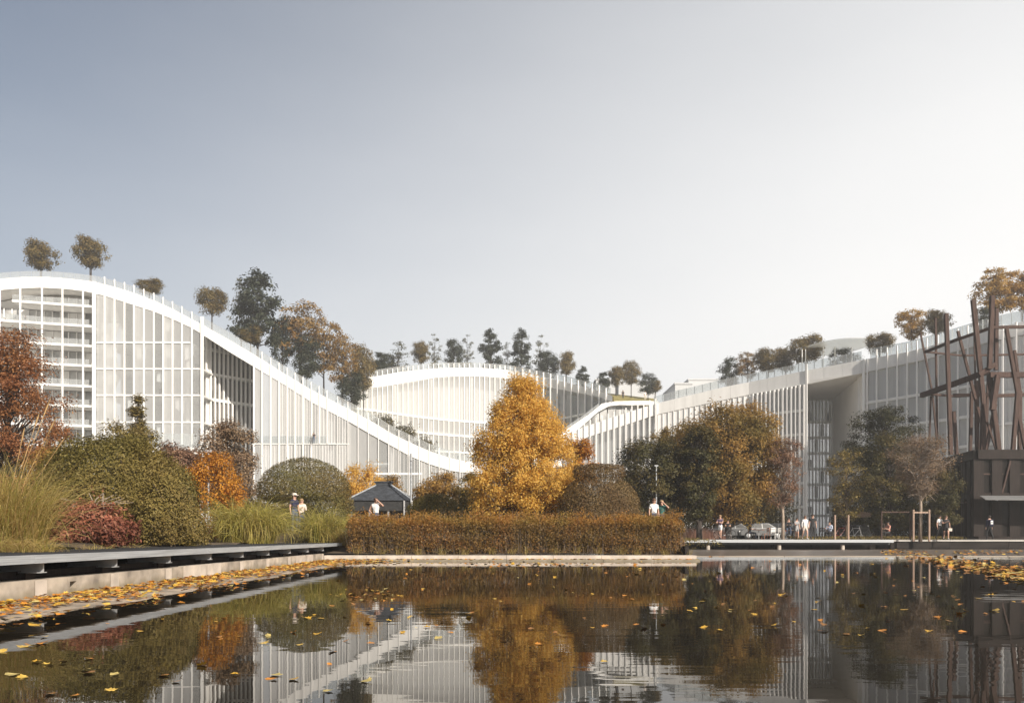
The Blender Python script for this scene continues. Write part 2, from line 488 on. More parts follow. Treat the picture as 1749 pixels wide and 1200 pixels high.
# far right: shallow shelf, its pale edge, the jetty on posts and the shore wall
sh = MB()
sx0 = KR + .35
V = []; fs = []
for i in range(41):
    x = sx0 + (110 - sx0) * i / 40
    V += [(x, 38.6 + .3 * math.sin(x * .4), .005), (x, 59.3, .012)]
for i in range(40): fs.append((2 * i, 2 * i + 2, 2 * i + 3, 2 * i + 1))
sh.add(V, fs)
tag(sh.build('pool_shelf', M['wet']), kind='structure')
st = empty('shelf_edge', (sx0, 38.3, 0), label='thin pale stone line across the shallow water before the jetty', cat='pool edge')
for i in range(14):
    unit_box('edge_stone', M['concrete'], (2.6 + 5.2 * i, 0, .0), (5.17, .34, .05), st)

jt = empty('jetty', (7.5, 57, 0), label='long pale edged jetty on short posts beside the far plaza', cat='jetty')
JL = xw(1525, 57) - 7.2
JZ = 0.70
for i in range(6):
    unit_box('deck_board', M['deck_pale'], (-.3 + JL / 2, .28 + .62 * i, JZ - .04), (JL, .60, .08), jt)
unit_box('edge_beam', M['galv'], (-.3 + JL / 2, -.09, JZ - .10), (JL, .10, .19), jt)
unit_box('under_beam', M['dark'], (-.3 + JL / 2, .35, JZ - .27), (JL - .2, .25, .17), jt)
for px in (1211, 1333, 1442):
    b_ = MB(); b_.lathe([(.14, -.25), (.14, JZ - .36)], (xw(px, 57) - 7.5, .3, 0), 12)
    b_.build('post', M['concrete_pale'], jt)
for px in (1203, 1283, 1324, 1390, 1500):
    unit_box('pier', M['timber_dark_shaded'], (xw(px, 60) - 7.5, 2.6, .1), (.55, .5, .85), jt)
sw = empty('shore_wall', (xw(1525, 58), 58, 0), label='low dark retaining wall along the right shore below the pavilion', cat='wall')
for i in range(12):
    unit_box('wall_stone', M['shade_toned_stone'], (2.1 + 4.2 * i, .6, .26), (4.18, .5, .62), sw)
    unit_box('coping_stone', M['deck_pale'], (2.1 + 4.2 * i, .9, .625), (4.19, 1.3, .11), sw)
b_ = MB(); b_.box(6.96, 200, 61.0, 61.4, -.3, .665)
tag(b_.build('bank_wall', M['shade_toned_stone']), label='strip of bank wall toned for shade behind the jetty at the plaza edge', cat='wall')
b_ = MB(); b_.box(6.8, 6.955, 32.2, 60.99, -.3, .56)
tag(b_.build('bank_wall', M['shade_toned_stone']), label='low side wall of the garden bed at the right end of the hedge', cat='wall')

# ------------------------------------------------------------------ the air
hm = bpy.data.materials.new('air'); hm.use_nodes = True
hn = hm.node_tree.nodes; hn.clear()
pvol = hn.new('ShaderNodeVolumePrincipled'); ho = hn.new('ShaderNodeOutputMaterial')
pvol.inputs['Color'].default_value = (0.97, 0.96, 0.94, 1)
pvol.inputs['Density'].default_value = 0.0009
pvol.inputs['Anisotropy'].default_value = 0.25
hm.node_tree.links.new(pvol.outputs[0], ho.inputs['Volume'])
hb_ = MB(); hb_.box(-280, 280, -90, 330, -1.2, 62)
tag(hb_.build('haze', hm), label='thin autumn haze in the air over the park', cat='haze', kind='stuff')
# ------------------------------------------------------------------ the white wave-roofed building: three wings
class Line:
    """plan line of a facade and heights given along it"""
    def __init__(s, px, d, top, bot):
        s.px = np.array(px, float); s.d = np.array(d, float)
        s.tpx = np.array([a for a, _ in top], float); s.top = np.array([b for _, b in top], float)
        s.bpx = np.array([a for a, _ in bot], float); s.bot = np.array([b for _, b in bot], float)
    def D(s, px): return float(np.interp(px, s.px, s.d))
    def X(s, px): return xw(px, s.D(px))
    def zt(s, px): return zw(float(np.interp(px, s.tpx, s.top)), s.D(px))
    def zb(s, px): return zw(float(np.interp(px, s.bpx, s.bot)), s.D(px))
    def nrm(s, px):
        a = Vector((s.X(px - 3), s.D(px - 3))); b = Vector((s.X(px + 3), s.D(px + 3)))
        t = (b - a).normalized()
        return Vector((t.y, -t.x))
    def P(s, px, off=0.0):
        """plan point; positive off lies behind the facade"""
        n_ = s.nrm(px)
        if off > 0.6: return Vector((s.X(px), s.D(px) + off))
        return Vector((s.X(px) - n_.x * off, s.D(px) - n_.y * off))
    def yaw(s, px):
        n_ = s.nrm(px); return math.atan2(n_.x, -n_.y)

def rngf(a, b, st):
    k = max(1, int(round((b - a) / st)))
    return [a + (b - a) * i / k for i in range(k + 1)]

def strip(name, ln, pxs, zb, zt, off0, off1, mat, parent, bow=None):
    """solid ribbon along a facade line between two offsets"""
    mb = MB(); V = []; fs = []
    for px in pxs:
        o_ = bow(px) if bow else 0.0
        a, c = ln.P(px, off0 - o_), ln.P(px, off1)
        z0 = zb(px) if callable(zb) else zb
        z1 = zt(px) if callable(zt) else zt
        V += [(a.x, a.y, z0), (a.x, a.y, z1), (c.x, c.y, z1), (c.x, c.y, z0)]
    for i in range(len(pxs) - 1):
        b = 4 * i
        for k in range(4):
            q = (k + 1) % 4
            fs.append((b + k, b + q, b + 4 + q, b + 4 + k))
    fs.append((0, 3, 2, 1)); e = 4 * (len(pxs) - 1); fs.append((e, e + 1, e + 2, e + 3))
    mb.add(V, fs)
    return mb.build(name, mat, parent)

def fin(ln, px, z0, z1, w, dep, off, parent, mat=None, name='fin'):
    q = ln.P(px, off)
    return unit_box(name, mat or M['white'], (q.x, q.y, (z0 + z1) / 2), (w, dep, z1 - z0), parent, ln.yaw(px))

def pane(ln, a, b, za, zb_, ta, tb, off, mat, parent, name='pane', th=.06, gap=.03):
    """upright sheet between two stations, sloping top and foot allowed"""
    p, q = ln.P(a, off), ln.P(b, off)
    t = (q - p).normalized(); n_ = Vector((t.y, -t.x))
    p = p + t * gap; q = q - t * gap
    mb = MB()
    mb.hexa([p, q, q - n_ * th, p - n_ * th], [za, zb_, zb_, za], [ta, tb, tb, ta])
    return mb.build(name, mat, parent)

BASE = 0.55
def band(ln, a, b, st, dep, parent):
    """roof edge in cladding panels with open joints"""
    s_ = rngf(a, b, st)
    for p, q in zip(s_[:-1], s_[1:]):
        strip('band_panel', ln, rngf(p + .12, q - .12, 7), ln.zb, ln.zt, R.uniform(0, .012), dep, M['white'], parent)
def rails(ln, pxs, h, parent, off=.3, posts=None, pm=None):
    """glass balustrade along the roof edge"""
    for a, b in zip(pxs[:-1], pxs[1:]):
        pane(ln, a, b, ln.zt(a) + .02, ln.zt(b) + .02, ln.zt(a) + h, ln.zt(b) + h, off, M['glass_rail'], parent, 'balustrade_panel', .04)
        if posts: fin(ln, a, ln.zt(a) + .01, ln.zt(a) + h + .05, posts, posts, off + .12, parent, pm or M['steel'], 'balustrade_post')

def roof(ln, pxs, depth, parent, mat, drop=.1, off=0.5):
    mb = MB(); V = []; fs = []
    for px in pxs:
        a = ln.P(px, off)
        V += [(a.x, a.y, ln.zt(px) - drop), (a.x, a.y + depth, ln.zt(px) - drop), (a.x, a.y + depth, ln.zt(px) - drop - .8), (a.x, a.y, ln.zt(px) - drop - .8)]
    for i in range(len(pxs) - 1):
        b = 4 * i
        for k in range(4):
            q = (k + 1) % 4
            fs.append((b + k, b + q, b + 4 + q, b + 4 + k))
    mb.add(V, fs)
    return mb.build('roof', mat, parent)

# ---- left wing
LW = Line([-140, 0, 160, 350, 960], [131, 136, 140, 140, 140],
          [(-140, 500), (-80, 488), (0, 476), (40, 473), (80, 473), (120, 476), (161, 481), (200, 491), (229, 500), (263, 513), (296, 528), (328, 545), (347, 555),
           (400, 585), (437, 607), (491, 641), (533, 666), (560, 680), (597, 699), (640, 722), (667, 739), (704, 757), (736, 771), (773, 783), (800, 788), (850, 790), (960, 776)],
          [(-140, 524), (-80, 510), (0, 495), (40, 492), (72, 491), (110, 493), (144, 497), (179, 505), (213, 516), (263, 532), (293, 544), (328, 560), (347, 572),
           (389, 599), (432, 625), (491, 660), (533, 687), (560, 701), (600, 722), (629, 739), (667, 760), (701, 779), (736, 793), (768, 803), (800, 808), (850, 810), (960, 796)])
lw = empty('office_building', (0, 0, 0), label='white building wing with swooping roof edge and tall fins above the left shrubs', cat='building')
def zl(y, px): return zw(y, LW.D(px))
dens = rngf(-140, 960, 8)
band(LW, -140, 960, 34, 1.6, lw)
roof(LW, dens, 26, lw, M['lawn'])
rails(LW, rngf(-130, 345, 18), 1.15, lw, .4)
rails(LW, rngf(345, 850, 14.5), 1.35, lw, .5)
strip('ceiling', LW, rngf(-140, 900, 20), lambda px: LW.zb(px) - .02 + .25, lambda px: LW.zb(px) + .5, 1.62, 12, M['white_soffit'], lw)
# zone A: open balconies
AF = [-112, -75, -38, 0, 35, 72, 107, 142]
for px in AF: fin(LW, px, BASE, LW.zt(px) - .05, .26, .14, -.09, lw)
fin(LW, 161.5, BASE, LW.zt(161) - .02, .55, .3, -.17, lw, name='column')
A_Y = [523, 557, 591, 625, 660, 694, 728, 762, 796, 830, 864]
for k, y in enumerate(A_Y):
    z = zl(y, 142)
    x0 = 20 if k == 0 else -138
    strip('floor_slab', LW, rngf(x0, 156, 16), z - .08, z + .28, .05, 4.9, M['white'], lw)
    rl = rngf(x0, 152, 18)
    for a, b in zip(rl[:-1], rl[1:]):
        pane(LW, a, b, z + .29, z + .29, z + 1.25, z + 1.25, .25, M['glass_rail'], lw, 'balustrade_panel', .04)
    # recessed windows with white mullions
    zt_ = (zl(A_Y[k - 1], 142) - .2) if k else None
    ml = rngf(x0 + 2, 150, 14)
    for a, b in zip(ml[:-1], ml[1:]):
        top = zt_ if zt_ else LW.zb((a + b) / 2) - .3
        if top - z < .8: continue
        pane(LW, a, b, z + .3, z + .3, top, top, 4.6, M['window'] if (int(a) * 7 + k) % 5 else M['pale_wall'], lw, 'window', .12, .07)
        fin(LW, a, z + .3, top, .16, .22, 4.45, lw, name='mullion')
strip('back_wall', LW, rngf(-138, 158, 20), BASE, lambda px: LW.zb(px), 4.95, 5.4, M['pale_wall'], lw)
# zone B: tall glazed hall
BF = [179, 196, 213, 229, 246, 263, 279, 295, 311, 328]
for px in BF:
    fin(LW, px, BASE, LW.zt(px) - .02, .29, .13, -.085, lw)
    fin(LW, px, LW.zt(px) - .02, LW.zt(px) + 1.3, .20, .12, -.085, lw, name='post')
fin(LW, 346, BASE, LW.zt(346) + 1.3, .50, .30, -.17, lw)
st_ = [164] + BF + [345]
for a, b in zip(st_[:-1], st_[1:]):
    pane(LW, a, b, BASE, BASE, LW.zb(a) - .02, LW.zb(b) - .02, .12, GV[int(a * 7) % 5], lw)
for y, x1 in ((585, 325), (630, 345), (675, 345), (721, 345), (765, 345), (808, 345), (850, 345)):
    z = zl(y, 250)
    strip('floor_slab', LW, rngf(165, x1, 20), z - .10, z + .16, -.03, 9, M['white'], lw)
strip('back_wall', LW, rngf(163, 348, 20), BASE, lambda px: LW.zb(px), 9.05, 9.5, M['pale_wall'], lw)
rb = random.Random(5)
for k, y in enumerate((585, 630, 675, 721, 765)):            # blinds, counters and dark doorways behind the glass
    z = zl(y, 250) + .22
    for a, b in zip(BF[:-1], BF[1:]):
        u = rb.random()
        if z + 3.6 > LW.zb(b): continue
        if u < .22: pane(LW, a, b, z + 1.4 + rb.random(), z + 1.4 + rb.random(), z + 3.9, z + 3.9, .9, M['curtain'], lw, 'blind', .04, .1)
        elif u < .42: pane(LW, a, b, z, z, z + 1.0, z + 1.0, 2.2 + 3 * rb.random(), M['window_dark'] if u < .32 else M['white'], lw, 'counter', .6, .3)
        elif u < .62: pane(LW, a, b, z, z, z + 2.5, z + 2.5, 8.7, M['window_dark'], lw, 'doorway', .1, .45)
for px in (186, 222, 262, 302, 338):
    q = LW.P(px, 5); unit_box('column', M['white_soffit'], (q.x, q.y, (BASE + LW.zb(px)) / 2), (.5, .5, LW.zb(px) - BASE), lw)
q0 = LW.P(166, 4)
st2 = MB()
for k in range(6):                                           # stair flights behind the glass
    z0 = zl(765 - 45 * k, 250)
    a = Vector((LW.X(166 if k % 2 == 0 else 182), LW.D(170) + 3.5, z0)); c = Vector((LW.X(182 if k % 2 == 0 else 166), LW.D(170) + 3.5, z0 + 4.3))
    st2.beam(a, c, 1.4, .35)
st2.build('staircase', M['white_soffit'], lw)
strip('terrace', LW, rngf(270, 346, 10), zl(772, 300) - .5, zl(767, 300), -2.5, .0, M['white'], lw)
for a, b in zip(rngf(270, 346, 13)[:-1], rngf(270, 346, 13)[1:]):
    pane(LW, a, b, zl(766, 300), zl(766, 300), zl(743, 300), zl(743, 300), -2.4, M['glass_rail'], lw, 'balustrade_panel', .05)
# zone C: shaded recess with an inner window wall
def zc0(px): return LW.zb(CX + C0.X(px) / 140 * F)
C0 = Line([340, 440], [143, 152], [(340, 560), (440, 640)], [(340, 565), (440, 645)])
for px in rngf(352, 434, 7.4): fin(C0, px, BASE, zc0(px) + .2, .26, .4, 0, lw)
CY = [590, 634, 678, 722, 766, 810]
for k, y in enumerate(CY):
    z = zw(y, 143)
    cl = rngf(348, 438, 7.5)
    for a, b in zip(cl[:-1], cl[1:]):
        top = min(zw(CY[k - 1], 143) - .5, zc0((a + b) / 2) + .2) if k else zc0((a + b) / 2) + .2
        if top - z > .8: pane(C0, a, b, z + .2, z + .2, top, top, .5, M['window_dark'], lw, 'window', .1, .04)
    zc = min(z + .18, LW.zb(372) if k == 0 else 99)
    strip('floor_slab', C0, rngf(347, 390 if k == 0 else 439, 10), z - .3, zc, .1, 3, M['white'], lw)
strip('back_wall', C0, rngf(345, 440, 20), BASE, lambda px: zc0(px) + .6, 3.05, 3.5, M['pale_wall'], lw)
# zone D: tapering glass below the falling roof edge
DF = [434, 448, 462.5, 477, 491, 504.5, 518, 532, 545.5, 559]
z757 = zl(757, 500)
for i, px in enumerate(DF):
    fin(LW, px, z757, LW.zt(px) - .02, .28 if i < 7 else .2, .12, -.08, lw)
    if i: fin(LW, px, LW.zt(px) - .02, LW.zt(px) + 1.3, .18, .12, -.08, lw, name='post')
st_ = DF + [577, 594.5]
for a, b in zip(st_[:-1], st_[1:]):
    pane(LW, a, b, z757, z757, LW.zb(a) - .02, LW.zb(b) - .02, .15, (M['glass'], M['glass_clear'], M['glass_c'])[int(a) % 3], lw)
for px in DF[:8]: fin(LW, px, BASE, z757 - .16, .28, .12, -.08, lw)
lowp = [430, 444, 459, 473, 486, 500, 514, 530, 546, 562, 578, 594.5]
for a, b in zip(lowp[:-1], lowp[1:]):
    pane(LW, a, b, BASE, BASE, z757 - .16, z757 - .16, .15, (M['glass'], M['glass_clear'], M['glass_c'])[int(a) % 3], lw)
strip('terrace_slab', LW, rngf(430, 596, 10), z757 - .15, z757, -.02, 8, M['white'], lw)
for a, b in zip(rngf(436, 560, 13.8)[:-1], rngf(436, 560, 13.8)[1:]):
    pane(LW, a, b, z757 + .01, z757 + .01, z757 + 1.3, z757 + 1.3, .02, M['glass_rail'], lw, 'balustrade_panel', .05)
TF = [577 + 17.4 * i for i in range(13)]
for px in TF: fin(LW, px, BASE, LW.zt(px) + 1.2, .12, .10, -.07, lw)
TF2 = [594.5] + TF[2:] + [800, 850, 900]
for a, b in zip(TF2[:-1], TF2[1:]):
    pane(LW, a, b, BASE, BASE, LW.zb(a) - .02, LW.zb(b) - .02, .2, GV[int(a * 3) % 5], lw)
for a, b in zip(rngf(448, 590, 11)[:-1], rngf(448, 590, 11)[1:]):       # hanging curtains behind the glass
    if int(a) % 4: pane(LW, a, b, z757 + .02, z757 + .02, LW.zb(a) - .4, LW.zb(b) - .4, 1.4, M['curtain'], lw, 'curtain', .1, .25)
strip('floor_slab', LW, rngf(640, 720, 10), zl(808, 680) - .25, zl(807, 680), .05, 8, M['white'], lw)
strip('floor_slab', LW, rngf(636, 664, 7), zl(790, 650) - .2, zl(789, 650), 1.5, 8, M['white'], lw)
fin(LW, 563, BASE, LW.zb(563), 1.0, 1.0, 1.8, lw, M['white'], 'column')
fin(LW, 668, BASE, LW.zb(668), .5, .5, 1.4, lw, M['white'], 'column')
strip('back_wall', LW, rngf(440, 900, 20), BASE, lambda px: LW.zb(px), 8.05, 8.5, M['pale_wall'], lw)

# ---- bowl wing behind
BW = Line([590, 640, 700, 760, 820, 870, 920, 960, 1000, 1030, 1046], [158, 162, 169, 175, 179, 181, 178, 173, 166, 160, 157],
          [(590, 655), (632, 644), (683, 635), (741, 629), (773, 628), (820, 628), (868, 632), (921, 642), (953, 649), (1001, 661), (1028, 668), (1046, 676)],
          [(590, 672), (632, 663), (683, 655), (741, 645), (773, 642), (820, 642), (868, 646), (921, 657), (953, 664), (1001, 673), (1028, 679), (1046, 686)])
bw2 = empty('office_building', (0, 0, 0), label='curved white bowl shaped wing with close thin fins behind the orange tree', cat='building')
dens = rngf(590, 1046, 6)
band(BW, 590, 1046, 26, 1.4, bw2)
roof(BW, dens, 24, bw2, M['lawn'])
rails(BW, rngf(600, 1040, 17.5), 1.25, bw2, .4)
bl = rngf(600, 880, 8.7)
for px in bl: fin(BW, px, BASE, BW.zt(px) + .95, .17, .10, -.07, bw2)
br = rngf(893, 1036, 12)
for px in br: fin(BW, px, BASE, BW.zt(px) + 1.0, .26, .24, -.14, bw2)
for px in (622, 673, 736, 805, 864): fin(BW, px, BASE, BW.zb(px), .6, .6, .9, bw2, M['white'], 'column')
BY = [zw(y, BW.D(737)) for y in (714, 740, 769, 798, 828)]
for z in BY:
    strip('floor_slab', BW, rngf(600, 1040, 14), z - .2, z + .2, -.03, 4, M['white'], bw2)
pl = bl[::2] + [887] + br
for a, b in zip(pl[:-1], pl[1:]):
    pane(BW, a, b, BASE, BASE, BW.zb(a) - .03, BW.zb(b) - .03, .12, GV[int(a * 3) % 5], bw2)
for k, z in enumerate(BY[1:]):
    wl_ = rngf(610, 876, 19)
    for i, (a, b) in enumerate(zip(wl_[:-1], wl_[1:])):
        if (i * 5 + k * 3) % 5: pane(BW, a, b, z + .3, z + .3, z + 2.6, z + 2.6, 3.4, M['window'], bw2, 'window', .1, .2)
wl_ = rngf(893, 1036, 16)
for i, (a, b) in enumerate(zip(wl_[:-1], wl_[1:])):
    pane(BW, a, b, BASE, BASE, BW.zb(a) - .6, BW.zb(b) - .6, 2.6, M['window'] if i % 3 else M['curtain'], bw2, 'window', .1, .3)
strip('back_wall', BW, rngf(592, 1044, 14), BASE, lambda px: BW.zb(px), 4.05, 4.5, M['white_soffit'], bw2)
# shrubs of the inner slope are added with the plants; lawn and ramp that link the wings
RL = Line([955, 1008, 1030, 1050, 1080, 1125], [150, 153, 156, 158, 160, 160],
          [(955, 742), (968, 733), (1008, 706), (1028, 689), (1048, 685), (1100, 684), (1125, 685)],
          [(955, 756), (978, 741), (1000, 722), (1020, 704), (1040, 693), (1056, 691), (1080, 691.5), (1125, 691)])
strip('ramp', RL, rngf(955, 1125, 6), RL.zb, RL.zt, 0, 5, M['white'], bw2)
rails(RL, rngf(958, 1030, 12), 1.0, bw2, 4.6)
wn_ = rngf(985, 1120, 13)
for a, b in zip(wn_[:-1], wn_[1:]):
    pane(RL, a, b, BASE, BASE, RL.zb(a) - .05, RL.zb(b) - .05, 1.5, M['window'], bw2, 'window', .1, .15)
lm = MB()
c_ = [at(1039, 685.5, 162), at(1120, 685.5, 162), at(1122, 681, 190), at(1037, 671, 190)]
lm.add([tuple(v) for v in c_] + [tuple(v - Vector((0, 0, .6))) for v in c_], [(0, 1, 2, 3), (7, 6, 5, 4), (0, 4, 5, 1), (1, 5, 6, 2), (2, 6, 7, 3), (3, 7, 4, 0)])
lm.build('roof_lawn', M['lawn'], bw2)

# ---- right wing
RW = Line([960, 1120, 1280, 1380, 1475, 1600, 1700, 1760, 1950], [150, 146, 138, 131, 125, 115, 107, 104, 96],
          [(960, 743), (1000, 728), (1040, 714), (1116, 690), (1152, 681), (1235, 661), (1321, 644), (1379, 632), (1475, 614), (1550, 601), (1598, 588), (1688, 562), (1749, 549), (1950, 505)],
          [(960, 765), (1004, 746), (1060, 728), (1120, 708), (1152, 701), (1235, 683), (1283, 673), (1321, 666), (1379, 655), (1475, 636), (1566, 617), (1598, 609), (1688, 584), (1749, 571), (1950, 530)])
rw = empty('office_building', (0, 0, 0), label='white building wing with sloping roof and deep portal behind the right trees', cat='building')
dens = rngf(960, 1950, 8)
band(RW, 960, 1950, 32, 1.5, rw)
roof(RW, rngf(1120, 1950, 10), 26, rw, M['lawn'])
rails(RW, rngf(1117, 1470, 13.4), 1.45, rw, .4, .10)
rails(RW, rngf(1484, 1760, 17), 1.6, rw, .4, .08, M['white'])
f1 = rngf(978, 1120, 9.9)
for px in f1: fin(RW, px, BASE, RW.zt(px) + .9, .22, .18, -.11, rw)
for a, b in zip(f1[::2][:-1], f1[::2][1:]):
    pane(RW, a, b, BASE, BASE, RW.zb(a) - .03, RW.zb(b) - .03, .3, M['glass_clear'], rw)
for z in (zw(729, 147), zw(761, 147), zw(793, 147), zw(825, 147)):
    for a, b in zip(rngf(1058, 1118, 10)[:-1], rngf(1058, 1118, 10)[1:]):
        top = min(z + 2.5, RW.zb(a) - .2)
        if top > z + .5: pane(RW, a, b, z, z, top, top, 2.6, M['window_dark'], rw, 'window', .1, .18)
strip('back_wall', RW, rngf(962, 1122, 16), BASE, lambda px: RW.zb(px), 3.0, 3.5, M['pale_wall'], rw)
fin(RW, 1121, BASE, RW.zt(1121), .36, .3, -.17, rw)
c2 = rngf(1123, 1286, 9)                                  # closed white curtain panels
for i, (a, b) in enumerate(zip(c2[:-1], c2[1:])):
    pane(RW, a, b, BASE, BASE, RW.zb(a) - .02, RW.zb(b) - .02, .12 + .015 * (i % 2), M['curtain'], rw, 'wall_panel', .15, .015)
f3 = rngf(1287, 1374, 7.2)
for i, px in enumerate(f3): fin(RW, px, BASE, RW.zb(px) - .02, .22 if i % 2 else .12, .4, -.1, rw)
fin(RW, 1378, BASE, RW.zt(1378) + 1.0, .30, .14, -.09, rw, M['pale_wall'])
for a, b in zip(f3[:-1], f3[1:]):
    pane(RW, a, b, BASE, BASE, RW.zb(a) - .03, RW.zb(b) - .03, .25, (M['glass'], M['glass_c'])[int(a * 3) % 2], rw)
for y in (704, 744, 786, 826, 866):
    z = zw(y, 134); strip('floor_slab', RW, rngf(1286, 1377, 12), z - .2, z + .2, -.02, 1.85, M['white'], rw)
strip('back_wall', RW, rngf(1124, 1379, 16), BASE, lambda px: RW.zb(px), 1.9, 2.3, M['white_soffit'], rw)
# portal: soffit, side wall, inner facade
zs = RW.zb(1379) - .05
A1, A2 = RW.P(1380, .02), RW.P(1476, .02)
B1 = Vector((xw(1374, 147), 147)); B2 = Vector((xw(1424, 147), 147))
mb = MB(); mb.hexa([A1, A2, B2 + Vector((0, .5)), B1 + Vector((0, .5))], [zs, RW.zb(1476) - .05, zs, zs], [zs + .6] * 4)
mb.build('soffit', M['white_soffit'], rw)
mb = MB(); mb.hexa([A2 + Vector((-.02, .3)), A2 + Vector((.5, .3)), B2 + Vector((.5, 2)), B2 + Vector((0, 2))], [BASE] * 4, [zs + .3] * 4)
mb.build('side_wall', M['white_soffit'], rw)
mb = MB(); mb.hexa([A1 + Vector((-.4, .3)), A1 + Vector((0, .3)), Vector((xw(1379, 147), 147)), Vector((xw(1374, 147), 147))], [BASE] * 4, [zs + .3] * 4)
mb.build('side_wall', M['white_soffit'], rw)
IN = Line([1370, 1430], [146, 146], [(1370, 680), (1430, 680)], [(1370, 681), (1430, 681)])
iy = [720 + 26.7 * k for k in range(7)]
for px in rngf(1132, 1280, 9): fin(RW, px, BASE, RW.zb(px) - .03, .09, .10, .02, rw)
for px in rngf(482, 594, 4.65): fin(LW, px, z757, LW.zb(px) - .03, .07, .06, .08, lw, name='mullion')
for px in rngf(444, 594, 4.9): fin(LW, px, BASE, z757 - .3, .07, .06, .03, lw, name='mullion')
for px in rngf(672, 796, 5.8): fin(LW, px, BASE, LW.zb(px) - .03, .06, .06, .12, lw, name='mullion')
for px in rngf(1382, 1422, 5.7): fin(IN, px, BASE, zs, .13, .3, -.1, rw)
for k, y in enumerate(iy):
    z = zw(y, 146)
    strip('floor_slab', IN, rngf(1378, 1423, 9), z - .2, z + .2, -.02, 1.0, M['white'], rw)
    wl_ = rngf(1380, 1422, 10.5)
    for i, (a, b) in enumerate(zip(wl_[:-1], wl_[1:])):
        hh = 2.1 if (i + 2 * k) % 3 else 1.3
        if (i + k) % 3: continue
        pane(IN, a, b, z + .35, z + .35, z + .35 + hh, z + .35 + hh, .5, M['window'], rw, 'window', .1, .25)
pane(IN, 1380, 1423, zw(719, 146), zw(719, 146), zs - .02, zs - .02, .5, M['glass_c'], rw, 'pane', .1, .1)
for a, b in zip(rngf(1378, 1426, 8)[:-1], rngf(1378, 1426, 8)[1:]):
    pane(IN, a, b, BASE, BASE, zs - .02, zs - .02, .9, M['glass'], rw)
# glazed end towards the pavilion
f4 = [1476, 1482, 1498, 1516, 1533, 1550, 1567, 1584, 1603, 1619, 1637, 1654, 1671, 1689, 1703]
for i, px in enumerate(f4): fin(RW, px, BASE, RW.zt(px) + (1.2 if i > 1 else 0), .15 if i else .4, .2, -.12, rw)
for a, b in zip(f4[1:-1], f4[2:]):
    pane(RW, a, b, BASE, BASE, RW.zb(a) - .03, RW.zb(b) - .03, .2, (M['glass'], M['glass_c'], M['glass_clear'])[int(a) % 3], rw)
for z in (21.2, 17.1, 13.1, 9.1, 5.0):
    strip('floor_slab', RW, rngf(1480, 1704, 16), z - .2, z + .2, .02, 2.55, M['white'], rw)
strip('back_wall', RW, rngf(1478, 1950, 20), BASE, lambda px: RW.zb(px), 2.6, 3.0, M['white_soffit'], rw)
k = 0
c5 = rngf(1706, 1900, 4.2)                                # bright curtain in folds behind the timber tower
for i, (a, b) in enumerate(zip(c5[:-1], c5[1:])):
    p_, q_ = RW.P(a, .1 + .28 * (i % 2)), RW.P(b, .1 + .28 * ((i + 1) % 2))
    t_ = (q_ - p_).normalized(); n_ = Vector((t_.y, -t_.x))
    mb = MB(); mb.hexa([p_, q_, q_ - n_ * .08, p_ - n_ * .08], [BASE] * 4, [RW.zb(a) - .05] * 4)
    mb.build('curtain_fold', M['curtain'], rw)
for px in rngf(1715, 1900, 22): fin(RW, px, BASE, RW.zt(px), .2, .4, -.5, rw)
for z in (19.5, 15.5, 11.5):
    strip('floor_slab', RW, rngf(1706, 1900, 20), z - .2, z + .2, -.12, .05, M['white'], rw)

# disc canopy on thin poles on the right roof
dc = empty('roof_canopy', (xw(1425, 139), 139, 0), label='pale round glass canopy on thin poles on the right roof', cat='canopy')
zc = zw(594, 139)
mb = MB()
ring = [(5.0 * math.cos(a) , 9 * math.sin(a), zc + .062 * 9 * math.sin(a)) for a in [2 * math.pi * i / 40 for i in range(40)]]
nb = len(ring)
mb.add(ring + [(x, y, z + .16) for x, y, z in ring], [tuple(range(nb - 1, -1, -1)), tuple(range(nb, 2 * nb))] + [(i, (i + 1) % nb, nb + (i + 1) % nb, nb + i) for i in range(nb)])
mb.build('disc', M['glass_thin'], dc)
for px in (1370, 1376, 1406, 1426, 1455):
    x = xw(px, 137) - dc.location.x; 
    b_ = MB(); zt_ = zw(np.interp(px, RW.tpx, RW.top), 133) - .5
    b_.lathe([(.07, zt_), (.07, zc - .3 + (.0 if px > 1380 else -.4))], (x, -2, 0), 6); b_.build('pole', M['white'], dc)

# plain grey blocks beyond the roofs
for (a, b, y0, d, lab) in ((1018, 1056, 649, 215, 'dark grey plain block beyond the roof lawn'), (1056.5, 1121, 652, 214, 'light grey plain block behind the roof lawn trees'),
                          (1153, 1182, 656, 215, 'mid grey plain block behind the right balustrade'), (1176, 1226, 649, 225, 'wide pale grey block farthest behind the right balustrade')):
    o = empty('far_building', (xw((a + b) / 2, d), d, 0), label=lab, cat='building')
    w = xw(b, d) - xw(a, d)
    unit_box('wall', M['concrete_far'], (0, 8, zw(y0, d) / 2), (w, 16, zw(y0, d)), o)
    unit_box('parapet', M['concrete_far'], (0, 8, zw(y0, d) + .2), (w + .4, 16.4, .39), o)
    unit_box('plant_room', M['pale_wall'], (w * .2, 9, zw(y0, d) + .75), (w * .3, 6, .7), o)
